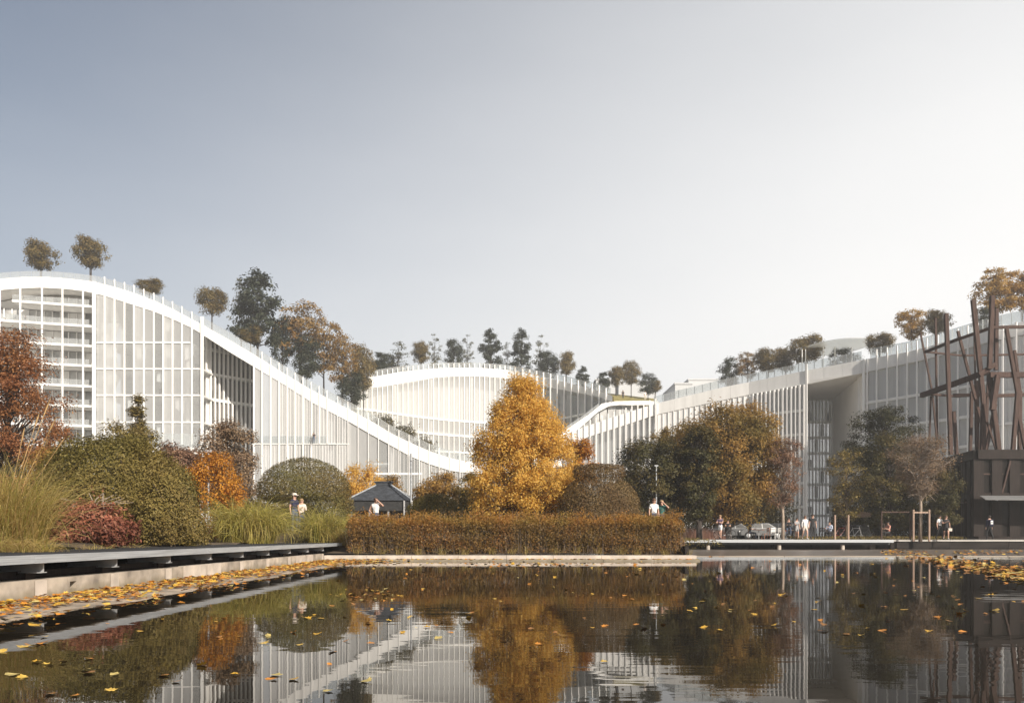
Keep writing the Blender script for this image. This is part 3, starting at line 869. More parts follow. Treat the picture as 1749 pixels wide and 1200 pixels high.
# ------------------------------------------------------------------ plants
def unitv(n):
    v = rng.normal(size=(n, 3)); return v / np.linalg.norm(v, axis=1, keepdims=True)
def leaves(P, N, L, W=0.55, spread=0.7, fold=0.18, droop=0.0):
    """one bent diamond per point, facing roughly along N"""
    n = len(P)
    N = N + unitv(n) * spread; N /= np.linalg.norm(N, axis=1, keepdims=True) + 1e-9
    T = np.cross(N, unitv(n)); T[:, 2] -= droop; T /= np.linalg.norm(T, axis=1, keepdims=True) + 1e-9
    B = np.cross(N, T)
    l = (L * rng.uniform(.5, 1.5, n))[:, None]
    V = np.empty((n, 4, 3))
    V[:, 0] = P - T * l * .5
    V[:, 1] = P + B * l * W * .5 + N * l * fold
    V[:, 2] = P + T * l * .5
    V[:, 3] = P - B * l * W * .5 + N * l * fold
    return V.reshape(-1, 3)

def lump(P, seed, amp, freq):
    r = np.random.default_rng(seed); o = np.zeros(len(P))
    for k in range(5):
        w = r.normal(size=3) * freq * (1 + .5 * k); o += np.sin(P @ w + r.uniform(0, 6.28)) / (1 + .5 * k)
    return o * amp / 2.2

def sdf_plant(name, base, sdf, lo, hi, n, L, mat, label, cat, shoots=24, shell=.3, seed=1, noise=(.1, 1.6), stems=0, stem_mat=None, W=.55, spread=.8, group=None, inner=.12, stray=.03):
    """a bush whose leaves fill the outer shell of a body given by a distance function (local metres)"""
    root = empty(name, base, label=label, cat=cat, group=group)
    lo, hi = np.array(lo, float), np.array(hi, float)
    pts = []; got = 0
    while got < n:
        P = rng.uniform(lo, hi, (max(20000, n * 3), 3))
        d = sdf(P) + lump(P, seed, *noise)
        u = rng.random(len(P))
        keep = ((d < 0) & (d > -shell)) | ((d <= -shell) & (u < inner)) | ((d >= 0) & (d < shell * .35) & (u < stray * 4 * (1 - d / (shell * .35))))
        P = P[keep]; pts.append(P); got += len(P)
    P = np.concatenate(pts)[:n]
    e = .05
    G = np.stack([sdf(P + np.eye(3)[i] * e) - sdf(P - np.eye(3)[i] * e) for i in range(3)], 1)
    G /= np.linalg.norm(G, axis=1, keepdims=True) + 1e-9
    # stray shoots that stand out of the outline
    top = np.where(G[:, 2] > -.2)[0]; ii = rng.choice(top, shoots); XP = []; XG = []
    for i in ii:
        dv = G[i] * .5 + np.array([0, 0, .8]) + rng.normal(size=3) * .35; dv /= np.linalg.norm(dv); ln_ = L * rng.uniform(2.5, 6.5)
        for q in np.linspace(.1, 1, 9): XP.append(P[i] + dv * ln_ * q + rng.normal(size=3) * L * .3); XG.append(dv)
    P = np.concatenate([P, np.array(XP)]); G = np.concatenate([G, np.array(XG)])
    link('foliage', quads_mesh('foliage', leaves(P, G + np.array([0, 0, .3]), L, W, spread)), root, mat)
    mb = MB(); c = (lo + hi) / 2
    for k in range(max(5, stems)):
        a = R.uniform(0, 6.28); q = Vector((c[0] + R.uniform(-.18, .18) * (hi[0] - lo[0]), c[1] + R.uniform(-.15, .15) * (hi[1] - lo[1]), -.05))
        t = Vector((q.x + math.cos(a) * (hi[0] - lo[0]) * .22, q.y + math.sin(a) * (hi[1] - lo[1]) * .22, (hi[2]) * R.uniform(.55, .8)))
        md = (q + t) / 2 + Vector((R.uniform(-.1, .1), R.uniform(-.1, .1), .15 * hi[2]))
        mb.tube([q, md, t], [.035, .025, .01], 5)
    mb.build('stems', stem_mat or M['bark'], root)
    return root
def ell(c, r):
    c = np.array(c, float); r = np.array(r, float)
    return lambda P: (np.sqrt((((P - c) / r) ** 2).sum(1)) - 1) * r.min()
def union(*fs): return lambda P: np.min([f(P) for f in fs], axis=0)
def boxr(c, h, rd=.2):
    c = np.array(c, float); h = np.array(h, float)
    def f(P):
        q = np.abs(P - c) - h + rd
        return np.linalg.norm(np.maximum(q, 0), axis=1) + np.minimum(q.max(1), 0) - rd
    return f
def rev(prof):
    """body of revolution: profile of (z, radius)"""
    z = np.array([a for a, _ in prof]); r = np.array([b for _, b in prof])
    def f(P):
        q = np.hypot(P[:, 0], P[:, 1]) - np.interp(P[:, 2], z, r)
        return np.maximum(q, np.maximum(z[0] - P[:, 2], P[:, 2] - z[-1]))
    return f

SH = {
 'round': lambda t: np.sqrt(np.maximum(0, 1 - (2 * t - 1) ** 2)) ** .9,
 'oval': lambda t: np.where(t < .32, .62 + .38 * np.sin(np.minimum(t / .32, 1) * 1.57), np.maximum(0, 1 - ((t - .32) / .68) ** 1.7) ** .75),
 'egg': lambda t: np.where(t < .28, .78 + .22 * np.sin(np.minimum(t / .28, 1) * 1.57), np.maximum(0, 1 - ((t - .28) / .72) ** 1.55) ** .85),
 'cone': lambda t: np.where(t < .2, .6 + 2 * t, np.maximum(0, 1 - (t - .2) / .8) ** .8),
 'vase': lambda t: np.where(t < .65, .25 + .75 * (t / .65) ** .8, np.maximum(0, 1 - ((t - .65) / .35) ** 2) ** .5),
 'tier': lambda t: (1 - .55 * t) * (.75 + .25 * np.sin(t * 19)),
}
def tree(name, label, base, h, crown_w, crown_z0, mat, bark, shape='round', clumps=60, per=160, L=.16, cr=.2, trunk_r=.16, seed=1, cat='tree', group=None,
         flat=.75, trunks=1, W=.6, spread=.9, out=.55, limbs=1.0, hollow=.6, lean=0.0, depth=1.0, twigs=0, name_crown='crown'):
    """trunk with curved limbs to every clump of leaves"""
    r = random.Random(seed); g = np.random.default_rng(seed)
    root = empty(name, base, label=label, cat=cat, group=group)
    h = h * 1.04; ch = h - crown_z0; rad = crown_w / 2
    cen = []
    prof = SH[shape]
    while len(cen) < clumps:
        t = r.uniform(.04, .93); a = r.uniform(0, 6.283); q = r.random() ** out
        pr = float(prof(np.array(t)))
        if r.random() > .25 + .75 * pr: continue
        rr = q * rad * pr * r.uniform(.88, 1.06) * (1 - cr * .5)
        cen.append((rr * math.cos(a) + lean * t * ch, rr * math.sin(a) * depth, crown_z0 + t / .93 * ch))
    mb = MB()
    top = crown_z0 + ch * .82
    for k in range(trunks):
        ox = (k - (trunks - 1) / 2) * .5 * trunk_r * 3
        tp = [Vector((ox, 0, -.15)), Vector((ox * 1.3 + r.uniform(-.05, .05) * h * .1, 0, crown_z0 * .6)), Vector((ox * 2 + lean * .2 * ch, r.uniform(-.04, .04) * h * .3, crown_z0 + ch * .25)), Vector((ox * 3 + lean * .7 * ch, 0, top))]
        mb.tube(tp, [trunk_r * 1.25, trunk_r, trunk_r * .7, trunk_r * .15], 8)
    for c in cen:
        if r.random() > limbs: continue
        z0 = max(crown_z0 * .8, min(top * .9, c[2] - r.uniform(.15, .5) * ch * .5))
        f = min(1, max(0, (z0 - crown_z0) / max(.1, ch)))
        s = Vector((lean * f * ch, 0, z0)); e = Vector(c)
        md = s.lerp(e, .5) + Vector((0, 0, (e - s).length * r.uniform(-.12, .12)))
        r0 = trunk_r * .34 * (1 - f * .6)
        mb.tube([s, md, e], [r0, r0 * .6, r0 * .18], 5, cap=False)
        for q in range(twigs):
            d_ = Vector((r.gauss(0, 1), r.gauss(0, 1), r.gauss(.4, .8))).normalized() * rad * cr * 1.6
            s2 = md.lerp(e, r.uniform(.2, 1)); mb.tube([s2, s2 + d_ * .5 + Vector((0, 0, .04)), s2 + d_], [r0 * .45, r0 * .35, r0 * .2], 3, cap=False)
    mb.build('trunk', bark, root, smooth=True)
    C = np.array(cen); n = clumps * per
    idx = g.integers(0, clumps, n)
    sz = g.uniform(.75, 1.35, clumps) * rad * cr * 1.25
    dirs = g.normal(size=(n, 3)); dirs /= np.linalg.norm(dirs, axis=1, keepdims=True)
    q = g.random(n) ** hollow
    O = dirs * (sz[idx] * q)[:, None]; O[:, 2] *= flat
    P = C[idx] + O
    k2 = g.normal(size=(n, 3)) * (rad * .04); P = P + k2
    N = dirs * .8 + np.array([0, 0, .6]) + (P - np.array([0, 0, crown_z0 + ch * .4])) / rad * .5
    link(name_crown, quads_mesh('crown', leaves(P, N, L, W, spread)), root, mat)
    return root

def grass(name, label, base, n, length, spread, mat, cat='ornamental grass', width=.014, arch=1.0, seed=1, kind=None, up=.9, plume=None, group=None, nseg=6):
    g = np.random.default_rng(seed)
    root = empty(name, base, label=label, cat=cat, group=group)
    az_ = g.uniform(0, 6.283, n); out = np.abs(g.normal(0, .5, n)).clip(0, 1.3)
    l = length * g.uniform(.55, 1.1, n)
    rr = np.sqrt(g.random(n)) * spread * .28; a0 = g.uniform(0, 6.283, n)
    p = np.stack([rr * np.cos(a0), rr * np.sin(a0), np.full(n, -.05)], 1)
    th = np.pi / 2 * up - out * .55
    dirh = np.stack([np.cos(az_), np.sin(az_)], 1)
    side = np.stack([-np.sin(az_), np.cos(az_), np.zeros(n)], 1)
    tw = g.uniform(0, 6.283, n)
    side = side * np.cos(tw)[:, None] + np.stack([np.zeros(n), np.zeros(n), np.ones(n)], 1) * (np.sin(tw) * .5)[:, None]
    rows = [p]; cur = p.copy(); ang = th.copy()
    bend = (g.uniform(.15, .42, n) * arch * (1 + out))
    for s in range(nseg):
        st = l / nseg
        cur = cur + np.stack([dirh[:, 0] * np.cos(ang) * st, dirh[:, 1] * np.cos(ang) * st, np.sin(ang) * st], 1)
        ang = ang - bend * (s + 1) / nseg * 1.25
        rows.append(cur.copy())
    Q = []
    for s in range(nseg):
        w0 = width * (1 - (s / nseg) ** 2 * .9); w1 = width * (1 - ((s + 1) / nseg) ** 2 * .9)
        Q.append(np.stack([rows[s] - side * w0, rows[s] + side * w0, rows[s + 1] + side * w1, rows[s + 1] - side * w1], 1))
    # one connected strip per blade, so that a blade has one colour
    nv = nseg + 1
    V = np.empty((n, nv, 2, 3))
    for s in range(nv):
        w = width * (1 - (s / nseg) ** 2 * .92)
        V[:, s, 0] = rows[s] - side * w; V[:, s, 1] = rows[s] + side * w
    me = bpy.data.meshes.new('blades')
    me.vertices.add(n * nv * 2); me.vertices.foreach_set('co', V.astype(np.float32).ravel())
    b = (np.arange(n) * nv * 2)[:, None]; s = (np.arange(nseg) * 2)[None, :]
    fi = np.stack([b + s, b + s + 1, b + s + 3, b + s + 2], -1).reshape(-1, 4)
    me.loops.add(fi.size); me.loops.foreach_set('vertex_index', fi.astype(np.int32).ravel())
    me.polygons.add(len(fi)); me.polygons.foreach_set('loop_start', np.arange(0, fi.size, 4, dtype=np.int32))
    me.update(calc_edges=True)
    tag(link('blades', me, root, mat), kind='stuff')
    if plume:
        mb = MB()
        for (dx, dz, ln_) in plume:
            e = Vector((dx, R.uniform(-.3, .3), dz))
            mb.tube([(0, 0, 0), e * .5 + Vector((0, 0, dz * .12)), e], [.010, .008, .005], 4)
            dv = (e * .5 - Vector((0, 0, dz * .12))).normalized()
            mb.tube([e, e + dv * ln_ * .5, e + dv * ln_], [.006, .018, .004], 5)
        mb.build('flower_stalks', M['straw'], root)
    return root

M['straw'] = solid('dry_straw', (0.38, 0.24, 0.10), .8, .3, 8)
LF = {}
LF['roofamber'] = leafmat('roof_amber_leaves', [(.26, .155, .045), (.34, .21, .058), (.20, .135, .042)], .35, .5)
LF['cedar'] = leafmat('cedar_leaves', [(.04, .042, .018), (.06, .06, .024), (.08, .075, .03)], .25, .5)
LF['twig'] = leafmat('thin_brown_leaves', [(.22, .145, .085), (.28, .19, .10), (.17, .115, .07)], .3, .8)
LF['yellowbrown'] = leafmat('yellow_brown_leaves', [(.34, .22, .05), (.42, .28, .07), (.28, .19, .045), (.22, .17, .045)], .35, .5)
LF['orange'] = leafmat('orange_leaves', [(.60, .325, .055), (.74, .46, .095), (.80, .55, .15), (.66, .37, .062), (.84, .63, .22)], .5, .5, [(.66, .375, .065), (.76, .50, .11), (.58, .35, .08)])
LF['yellow'] = leafmat('yellow_leaves', [(0.475, 0.195, 0.022), (0.650, 0.338, 0.048), (0.575, 0.260, 0.036), (0.375, 0.156, 0.024)], .4, .6)
LF['rust'] = leafmat('rust_needles', [(.32, .145, .055), (.40, .185, .07), (.26, .115, .045), (.46, .23, .09)], .35, .8)
LF['green'] = leafmat('bush_leaves', [(.085, .074, .02), (.15, .125, .03), (.22, .175, .045), (.11, .092, .027), (.32, .25, .085)], .35, .5, [(.20, .15, .04), (.32, .23, .07), (.15, .12, .033)], pos=[0, .3, .6, .8, 1])
LF['olive'] = leafmat('olive_leaves', [(0.160, 0.133, 0.039), (0.232, 0.182, 0.052), (0.290, 0.217, 0.065), (0.189, 0.140, 0.046)], .3, .8)
LF['topiary'] = leafmat('clipped_leaves', [(0.112, 0.084, 0.029), (0.180, 0.128, 0.042), (0.150, 0.123, 0.039), (0.240, 0.174, 0.065)], .2, .7, [(0.128, 0.116, 0.036), (0.195, 0.167, 0.052)])
LF['topiary_brown'] = leafmat('brown_clipped_leaves', [(0.119, 0.078, 0.034), (0.182, 0.119, 0.049), (0.238, 0.161, 0.072), (0.098, 0.070, 0.026)], .2, .8)
LF['brown'] = leafmat('brown_leaves', [(.32, .175, .045), (.44, .25, .062), (.24, .15, .042), (.54, .33, .085)], .45, .4, [(.16, .125, .034), (.26, .18, .05)])
LF['darkgreen'] = leafmat('dark_leaves', [(.045, .045, .017), (.07, .066, .024), (.10, .085, .028), (.055, .055, .02)], .3, .45, [(.15, .105, .03), (.09, .075, .024)])
LF['tan'] = leafmat('dry_tan_leaves', [(0.250, 0.169, 0.102), (0.325, 0.225, 0.132), (0.188, 0.125, 0.078)], .3, .8)
LF['pinkbrown'] = leafmat('pinkish_leaves', [(0.247, 0.149, 0.098), (0.325, 0.196, 0.117), (0.195, 0.115, 0.078)], .3, .8)
LF['red'] = leafmat('red_leaves', [(.34, .11, .065), (.46, .19, .11), (.22, .06, .04), (.52, .27, .16)], .35, 1.5, [(.16, .055, .04), (.26, .10, .06)])
LF['hedge'] = leafmat('hedge_leaves', [(.22, .09, .028), (.30, .135, .04), (.19, .125, .038), (.34, .19, .055), (.15, .085, .028)], .35, .9, [(.22, .16, .045), (.17, .105, .033), (.28, .165, .05)])
LF['hedge_top'] = leafmat('hedge_tips', [(.36, .15, .035), (.44, .22, .05), (.29, .18, .05)], .4, .8, [(.27, .21, .055), (.36, .20, .045)])
LF['grass'] = leafmat('grass_blades', [(.32, .30, .06), (.50, .44, .10), (.64, .53, .16), (.24, .25, .05), (.70, .57, .23)], .5, 1.2)
LF['drygrass'] = leafmat('dry_blades', [(.50, .37, .12), (.60, .46, .17), (.34, .33, .07), (.42, .28, .09), (.66, .53, .24)], .5, 1.2)
LF['pink'] = leafmat('pink_plumes', [(.36, .21, .155), (.44, .27, .20), (.30, .17, .12)], .4, 1.0)
LF['roofgreen'] = leafmat('roof_dark_leaves', [(.030, .040, .026), (.05, .06, .036), (.07, .075, .045)], .25, .5)
LF['roofbrown'] = leafmat('roof_brown_leaves', [(.17, .13, .045), (.22, .155, .05), (.14, .12, .042)], .3, .5)
LF['rooforange'] = leafmat('roof_orange_leaves', [(.42, .25, .06), (.54, .34, .085), (.34, .22, .06)], .45, .5)
LF['roofpale'] = leafmat('roof_pale_leaves', [(.12, .125, .08), (.17, .165, .10), (.14, .13, .07)], .35, .5)

# ---- left bank
def B(px, d, z=None):
    x = xw(px, d)
    return Vector((x, d, gz(x, d) if z is None else z))
grass('pampas_grass', 'tall arching yellow green grass clump with dry stalks at the far left bank', B(8, 16.0, .70), 2000, 2.15, 2.6, LF['drygrass'], width=.008, seed=3, arch=.85,
      plume=[(.65, 2.6, .4), (.9, 2.2, .4), (.45, 2.4, .3), (1.1, 1.9, .3), (-.3, 2.4, .3), (.2, 2.1, .3), (.7, 1.95, .3)])
grass('grass_tuft', 'low dry tuft hanging over the boardwalk below the tall left grass', B(40, 14.9, .68), 500, .72, 1.9, LF['drygrass'], width=.006, seed=4, arch=1.5, up=.6)
sdf_plant('round_bush', B(188, 23.6, .72), union(ell((0, 0, 1.35), (2.05, 1.6, 1.78)), ell((1.0, .3, 1.2), (1.4, 1.4, 1.45)), ell((-1.1, .2, 1.1), (1.1, 1.3, 1.25))), (-2.6, -2.0, 0), (2.7, 2.0, 3.2), 75000, .062, LF['green'],
          'huge round dark green bush behind the red shrub', 'bush', shell=.4, seed=5, noise=(.15, 2.1), stems=12, stray=.12, shoots=150)
sdf_plant('red_shrub', B(146, 19.9, .72), union(ell((0, 0, .47), (.9, .65, .56)), ell((.6, 0, .3), (.65, .55, .4)), ell((-.55, .1, .3), (.55, .55, .4))), (-1.3, -.8, 0), (1.3, .8, 1.1), 6500, .095, LF['red'],
          'low red leaved shrub in front of the huge green bush', 'shrub', shell=.25, seed=6, noise=(.16, 3), W=.4, stems=14, stray=.15)
tw = empty('bare_shrub', B(158, 20.6, .95), label='bare grey arching twigs above the red shrub', cat='shrub')
mb = MB()
for k in range(16):
    a = R.uniform(-1.2, 1.2); q = Vector((R.uniform(-.3, .3), 0, .3)); e = Vector((math.sin(a) * 1.1, R.uniform(-.3, .3), .55 + .55 * math.cos(a)))
    mb.tube([q, q.lerp(e, .5) + Vector((0, 0, .22)), e], [.016, .012, .005], 4)
mb.build('twigs', M['bark_pale'], tw)
sdf_plant('olive_shrub', B(283, 22.6, .72), union(ell((0, 0, .8), (.9, .7, 1.05)), ell((.5, .2, .45), (.6, .7, .65)), ell((-.5, -.1, .35), (.6, .5, .5))), (-1.3, -.9, 0), (1.3, 1, 2.1), 15000, .06, LF['olive'],
          'yellowing olive shrub leaning on the right side of the huge green bush', 'shrub', shell=.3, seed=8, noise=(.12, 3))
grass('grass_tuft', 'small bright grass tuft between olive shrub and fountain grass', B(318, 24.2, .72), 300, .95, .95, LF['grass'], width=.008, seed=9)
grass('fountain_grass', 'large green fountain grass clump left of the standing couple', B(425, 31.2, .72), 2300, 2.35, 3.3, LF['grass'], width=.018, seed=10, arch=1.75)
grass('fountain_grass', 'smaller yellow fountain grass clump beside the left end of the hedge', B(552, 35.2, .70), 1400, 1.95, 2.4, LF['grass'], width=.018, seed=11, arch=1.5)
grass('grass_tuft', 'dry tuft at the foot of the small yellow fountain grass', B(580, 34.6, .6), 380, 1.0, 1.6, LF['drygrass'], width=.010, seed=12)
for i, (px, d) in enumerate(((168, 18.5), (235, 20.0), (330, 24), (150, 17.6))):
    grass('grass_tuft', ['thin weeds at the boardwalk edge under the red shrub', 'thin weeds at the boardwalk edge under the huge green bush', 'thin weeds at the boardwalk edge under the olive shrub', 'few weed blades on the boardwalk nearest the pale stone'][i], Vector((xw(px, d), d, .65)), 60, .35, .9, LF['drygrass'], width=.005, seed=20 + i, arch=1.4, up=.7)
tree('bald_cypress', 'rust red feathery cypress tree at the far left edge', B(14, 38), 8.9, 6.6, .6, LF['rust'], M['bark_dark'], 'oval', 170, 260, .12, .17, .2, 31, W=.4, flat=.6, out=.5)
tree('autumn_shrub', 'orange yellow leafy small tree behind the large fountain grass', B(366, 33, .72), 3.2, 3.0, .1, LF['yellow'], M['bark'], 'round', 45, 260, .085, .27, .05, 32, hollow=.45, out=.45)
tree('hazy_tree', 'dull brownish grey tree behind the small orange tree', B(385, 46), 5.9, 4.0, .4, LF['tan'], M['bark'], 'round', 110, 260, .11, .22, .09, 33, out=.6)
tree('hazy_tree', 'olive brown shrub mass peeping over the huge green bush', B(232, 42), 5.3, 4.1, .3, LF['olive'], M['bark'], 'round', 100, 240, .11, .22, .09, 34, out=.6)
tree('young_conifer', 'slim green conifer tip rising above the huge green bush', B(235, 52), 8.4, 2.0, 1.5, LF['olive'], M['bark'], 'cone', 90, 120, .14, .3, .08, 35)
tree('hazy_tree', 'purple brown shrub between huge green bush and orange tree', B(303, 38), 4.1, 2.5, .2, LF['pinkbrown'], M['bark'], 'round', 80, 220, .10, .25, .07, 36, out=.6)
sdf_plant('garden_shrub', B(470, 46), ell((0, 0, .9), (2.6, 1.4, 1.25)), (-3, -1.8, 0), (3, 1.8, 2.4), 20000, .09, LF['olive'], 'low golden olive shrub behind the mushroom topiary', 'shrub', shell=.5, seed=48, noise=(.22, 1.5), inner=.3)
tree('hazy_tree', 'reddish brown low shrub beneath the rust red cypress', B(100, 34), 3.9, 3.2, .2, LF['brown'], M['bark'], 'round', 40, 150, .11, .25, .07, 37, out=.6)
# topiaries
G0 = 1.04
k = 36 / F
prof = lambda L_: [(z, r_) for z, r_ in L_]
def mushroom(P):
    q = P / 1.13
    cap = rev([(1.16, 1.60), (1.38, 2.02), (1.85, 2.0), (2.4, 1.75), (2.8, 1.28), (3.06, .6), (3.15, .1)])(q)
    notch = np.minimum(q[:, 2] - 1.05, .62 - q[:, 0]) * 1.0      # the left underside is cut away
    low = boxr((.80, 0, .30), (1.17, 1.5, 1.15), .3)(q)
    lowl = ell((-.15, -.4, .38), (1.3, 1.1, .68))(q)
    return np.minimum(np.minimum(cap, low), lowl)
sdf_plant('topiary_bush', Vector((xw(520, 41), 41, G0 + .30)), mushroom, (-2.7, -2.6, 0), (2.7, 2.6, 3.6), 66000, .065, LF['topiary'],
          'big clipped mushroom shaped topiary bush behind the couple', 'topiary', shell=.22, seed=41, noise=(.05, 2.5), W=.5, inner=.35)
sdf_plant('topiary_bush', Vector((xw(1022, 36), 36, G0 + .02)), rev([(0, 1.9), (.8, 1.87), (1.5, 1.80), (1.85, 1.62), (2.15, 1.36), (2.3, 1.14), (2.37, 1.02), (2.45, 1.06), (2.5, 1.15), (2.9, 1.16), (2.99, 1.05), (3.03, .4)]), (-2.2, -2.2, 0), (2.2, 2.2, 3.2), 62000, .06, LF['topiary_brown'],
          'bell shaped clipped brown topiary with a flat cap beside the orange tree', 'topiary', shell=.2, seed=42, noise=(.04, 2.5), W=.5, inner=.35)
sdf_plant('round_bush', Vector((xw(742, 43), 43, G0)), ell((0, 0, .9), (1.55, 1.3, 1.25)), (-1.9, -1.6, 0), (1.9, 1.6, 2.3), 22000, .075, LF['green'],
          'rounded dark green bush right of the slate roofed kiosk', 'bush', shell=.3, seed=43, noise=(.07, 2))
sdf_plant('clipped_bush', Vector((xw(806, 44), 44, G0)), boxr((0, 0, 1.0), (.62, .6, 1.3), .2), (-.9, -.9, 0), (.9, .9, 2.5), 12000, .075, LF['olive'],
          'narrow square clipped bush left of the orange tree trunk', 'bush', shell=.25, seed=44, noise=(.07, 2.5))
# hedge
HX0, HX1 = xw(592, 32.6), xw(1170, 32.6)
hroot = empty('hedge', (0, 34.2, .22), label='long low russet clipped hedge along the cream kerb', cat='hedge')
hc = (HX0 + HX1) / 2; hw = (HX1 - HX0) / 2
def hs(P): return boxr((hc, 0, .70), (hw, 1.75, .72), .34)(P)
def hedge_pts(n, f, lo, hi, shell, nz_):
    out = []; got = 0
    while got < n:
        P = rng.uniform(lo, hi, (200000, 3)); d = f(P) + lump(P, 77, *nz_)
        kp = (d < .02) & (d > -shell); P = P[kp]; out.append(P); got += len(P)
    return np.concatenate(out)[:n]
P = hedge_pts(150000, hs, (HX0 - .2, -2.0, 0.02), (HX1 + .2, .9, 1.7), .5, (.13, 2.2))
patch = lump(P * np.array([1, .2, .35]), 9, .5, 1.1)
thin = ((P[:, 2] > .5) & (patch < .42 + rng.random(len(P)) * .5)) | (rng.random(len(P)) < .4 + .9 * P[:, 2])
P = P[thin]
G = np.tile(np.array([0, -.5, .5]), (len(P), 1))
tp_ = P[:, 2] > 1.2 + rng.normal(0, .07, len(P))
link('foliage', quads_mesh('foliage', leaves(P[~tp_], G[~tp_], .070, .5, 1.0)), hroot, LF['hedge'])
nt_ = 9000                                                  # loose shoots above the clipped top
Pt = np.stack([rng.uniform(HX0, HX1, nt_), rng.uniform(-1.7, .4, nt_), 1.36 + np.abs(rng.normal(0, .11, nt_))], 1)
Pt[:, 2] += lump(Pt * np.array([1, 1, 0]), 5, .22, 1.8) + np.abs(rng.normal(0, .05, nt_))
Pt = np.concatenate([Pt, P[tp_]])
link('top_shoots', quads_mesh('shoots', leaves(Pt, np.tile(np.array([0, -.3, .4]), (len(Pt), 1)), .07, .42, 1.0)), hroot, LF['hedge_top'])
n_ = 1300                                                   # upright stems inside the hedge
x = rng.uniform(HX0 + .05, HX1 - .05, n_); y = rng.uniform(-1.68, -.9, n_); hh = rng.uniform(.6, 1.3, n_); hh[:330] = rng.uniform(1.5, 1.85, 330); y[:330] = rng.uniform(-1.6, .6, 330); dx = rng.normal(0, .12, n_)
V = np.empty((n_, 4, 3)); w = rng.uniform(.005, .010, n_)
V[:, 0] = np.stack([x - w, y, np.zeros(n_)], 1); V[:, 1] = np.stack([x + w, y, np.zeros(n_)], 1)
V[:, 2] = np.stack([x + dx + w * .4, y + dx * .3, hh], 1); V[:, 3] = np.stack([x + dx - w * .4, y + dx * .3, hh], 1)
tag(link('stems', quads_mesh('stems', V.reshape(-1, 3)), hroot, M['bark']), kind='stuff')
hm = MB(); hm.box(HX0 + .3, HX1 - .3, -.8, 1.4, -.1, .9)
for px in rngf(605, 1165, 38):
    d = 32.35
    grass('grass_tuft', 'thin grass tuft sprouting at the foot of the russet hedge behind the kerb', Vector((xw(px + R.uniform(-12, 12), d), d, .2)), 40, .55, .6, LF['drygrass'], width=.007, seed=int(px), arch=1.2, group='grass tufts at the foot of the hedge', nseg=4)
# orange trees and the mid garden
tree('orange_tree', 'tall glowing orange tree in the middle behind the hedge', B(893, 38), 6.85, 5.5, .15, LF['orange'], M['bark'], 'egg', 520, 190, .088, .105, .13, 51, out=.5, hollow=.7, flat=1.0)
tree('orange_tree', 'smaller orange yellow tree half hidden behind the tall orange tree', B(985, 45), 4.9, 2.6, .8, LF['yellow'], M['bark'], 'round', 60, 240, .10, .22, .08, 52, out=.55, hollow=.5)
tree('autumn_shrub', 'deep orange shrub behind the slate kiosk roof', B(618, 58), 4.6, 4.2, .3, LF['orange'], M['bark'], 'round', 90, 230, .12, .25, .07, 53)
tree('autumn_shrub', 'olive brown shrub left of the pole behind the kiosk', B(662, 64), 4.3, 3.0, .3, LF['brown'], M['bark'], 'round', 70, 200, .13, .27, .07, 54)
tree('autumn_shrub', 'brown and green rounded tree right of the kiosk pole', B(748, 52), 3.6, 3.9, .3, LF['brown'], M['bark'], 'round', 80, 190, .12, .2, .09, 55, out=.5)
tree('autumn_shrub', 'dark brown shrub between olive tree and tall orange tree', B(812, 50), 3.5, 2.2, .3, LF['olive'], M['bark'], 'round', 45, 160, .11, .25, .07, 56)
# big trees right
tree('maple_tree', 'broad dark green tree right of the bell topiary', B(1118, 61), 7.1, 6.4, .8, LF['darkgreen'], M['bark_dark'], 'round', 120, 230, .15, .18, .2, 61, out=.5, hollow=.5)
tree('maple_tree', 'yellow brown tree between the dark green tree and the big russet tree', B(1152, 66), 8.7, 4.8, 2.0, LF['yellowbrown'], M['bark_dark'], 'round', 85, 210, .15, .2, .2, 62, out=.5)
tree('oak_tree', 'big russet brown round tree left of the portal', B(1243, 62), 9.7, 8.6, 1.2, LF['brown'], M['bark_dark'], 'round', 300, 240, .15, .13, .28, 63, out=.48, hollow=.5)
tree('oak_tree', 'dark green tree in front of the big russet tree', B(1195, 59), 7.6, 3.4, 1.2, LF['darkgreen'], M['bark_dark'], 'round', 90, 210, .15, .2, .2, 64, out=.5)
tree('cherry_tree', 'sparse pinkish brown tree at the right side of the big russet tree', B(1337, 60), 7.2, 3.4, 2.4, LF['pinkbrown'], M['bark_pale'], 'round', 80, 110, .11, .2, .11, 65, out=.6, twigs=2)
tree('young_tree', 'light olive young tree in front of the portal', B(1446, 61), 6.4, 3.6, 1.4, LF['olive'], M['bark'], 'round', 75, 60, .13, .2, .09, 66, out=.6, twigs=2)
tree('cedar_tree', 'dark flat tiered tree beside the portal', B(1508, 72), 11.0, 6.8, 3.0, LF['cedar'], M['bark_dark'], 'round', 140, 190, .15, .2, .2, 67, flat=.32, out=.55, cat='tree')
tree('maple_tree', 'dark brown green tree below the dark tiered tree', B(1518, 67), 8.2, 5.4, 1.0, LF['darkgreen'], M['bark_dark'], 'round', 100, 210, .15, .18, .18, 68)
tree('staked_tree', 'bare twiggy young tree staked between pale posts', B(1572, 57.8, .68), 6.9, 5.2, 3.2, LF['twig'], M['bark_pale'], 'vase', 150, 60, .10, .18, .11, 69, out=.6, twigs=8, hollow=.7)
tree('maple_tree', 'dark shrubby tree in front of the dark pavilion wall', B(1612, 64), 5.2, 3.8, 1.0, LF['darkgreen'], M['bark_dark'], 'round', 70, 150, .13, .2, .1, 70)
tree('maple_tree', 'low dark tree behind the parked cars under the russet tree', B(1290, 78), 5.0, 8.0, 1.0, LF['darkgreen'], M['bark_dark'], 'round', 90, 140, .18, .2, .15, 71)
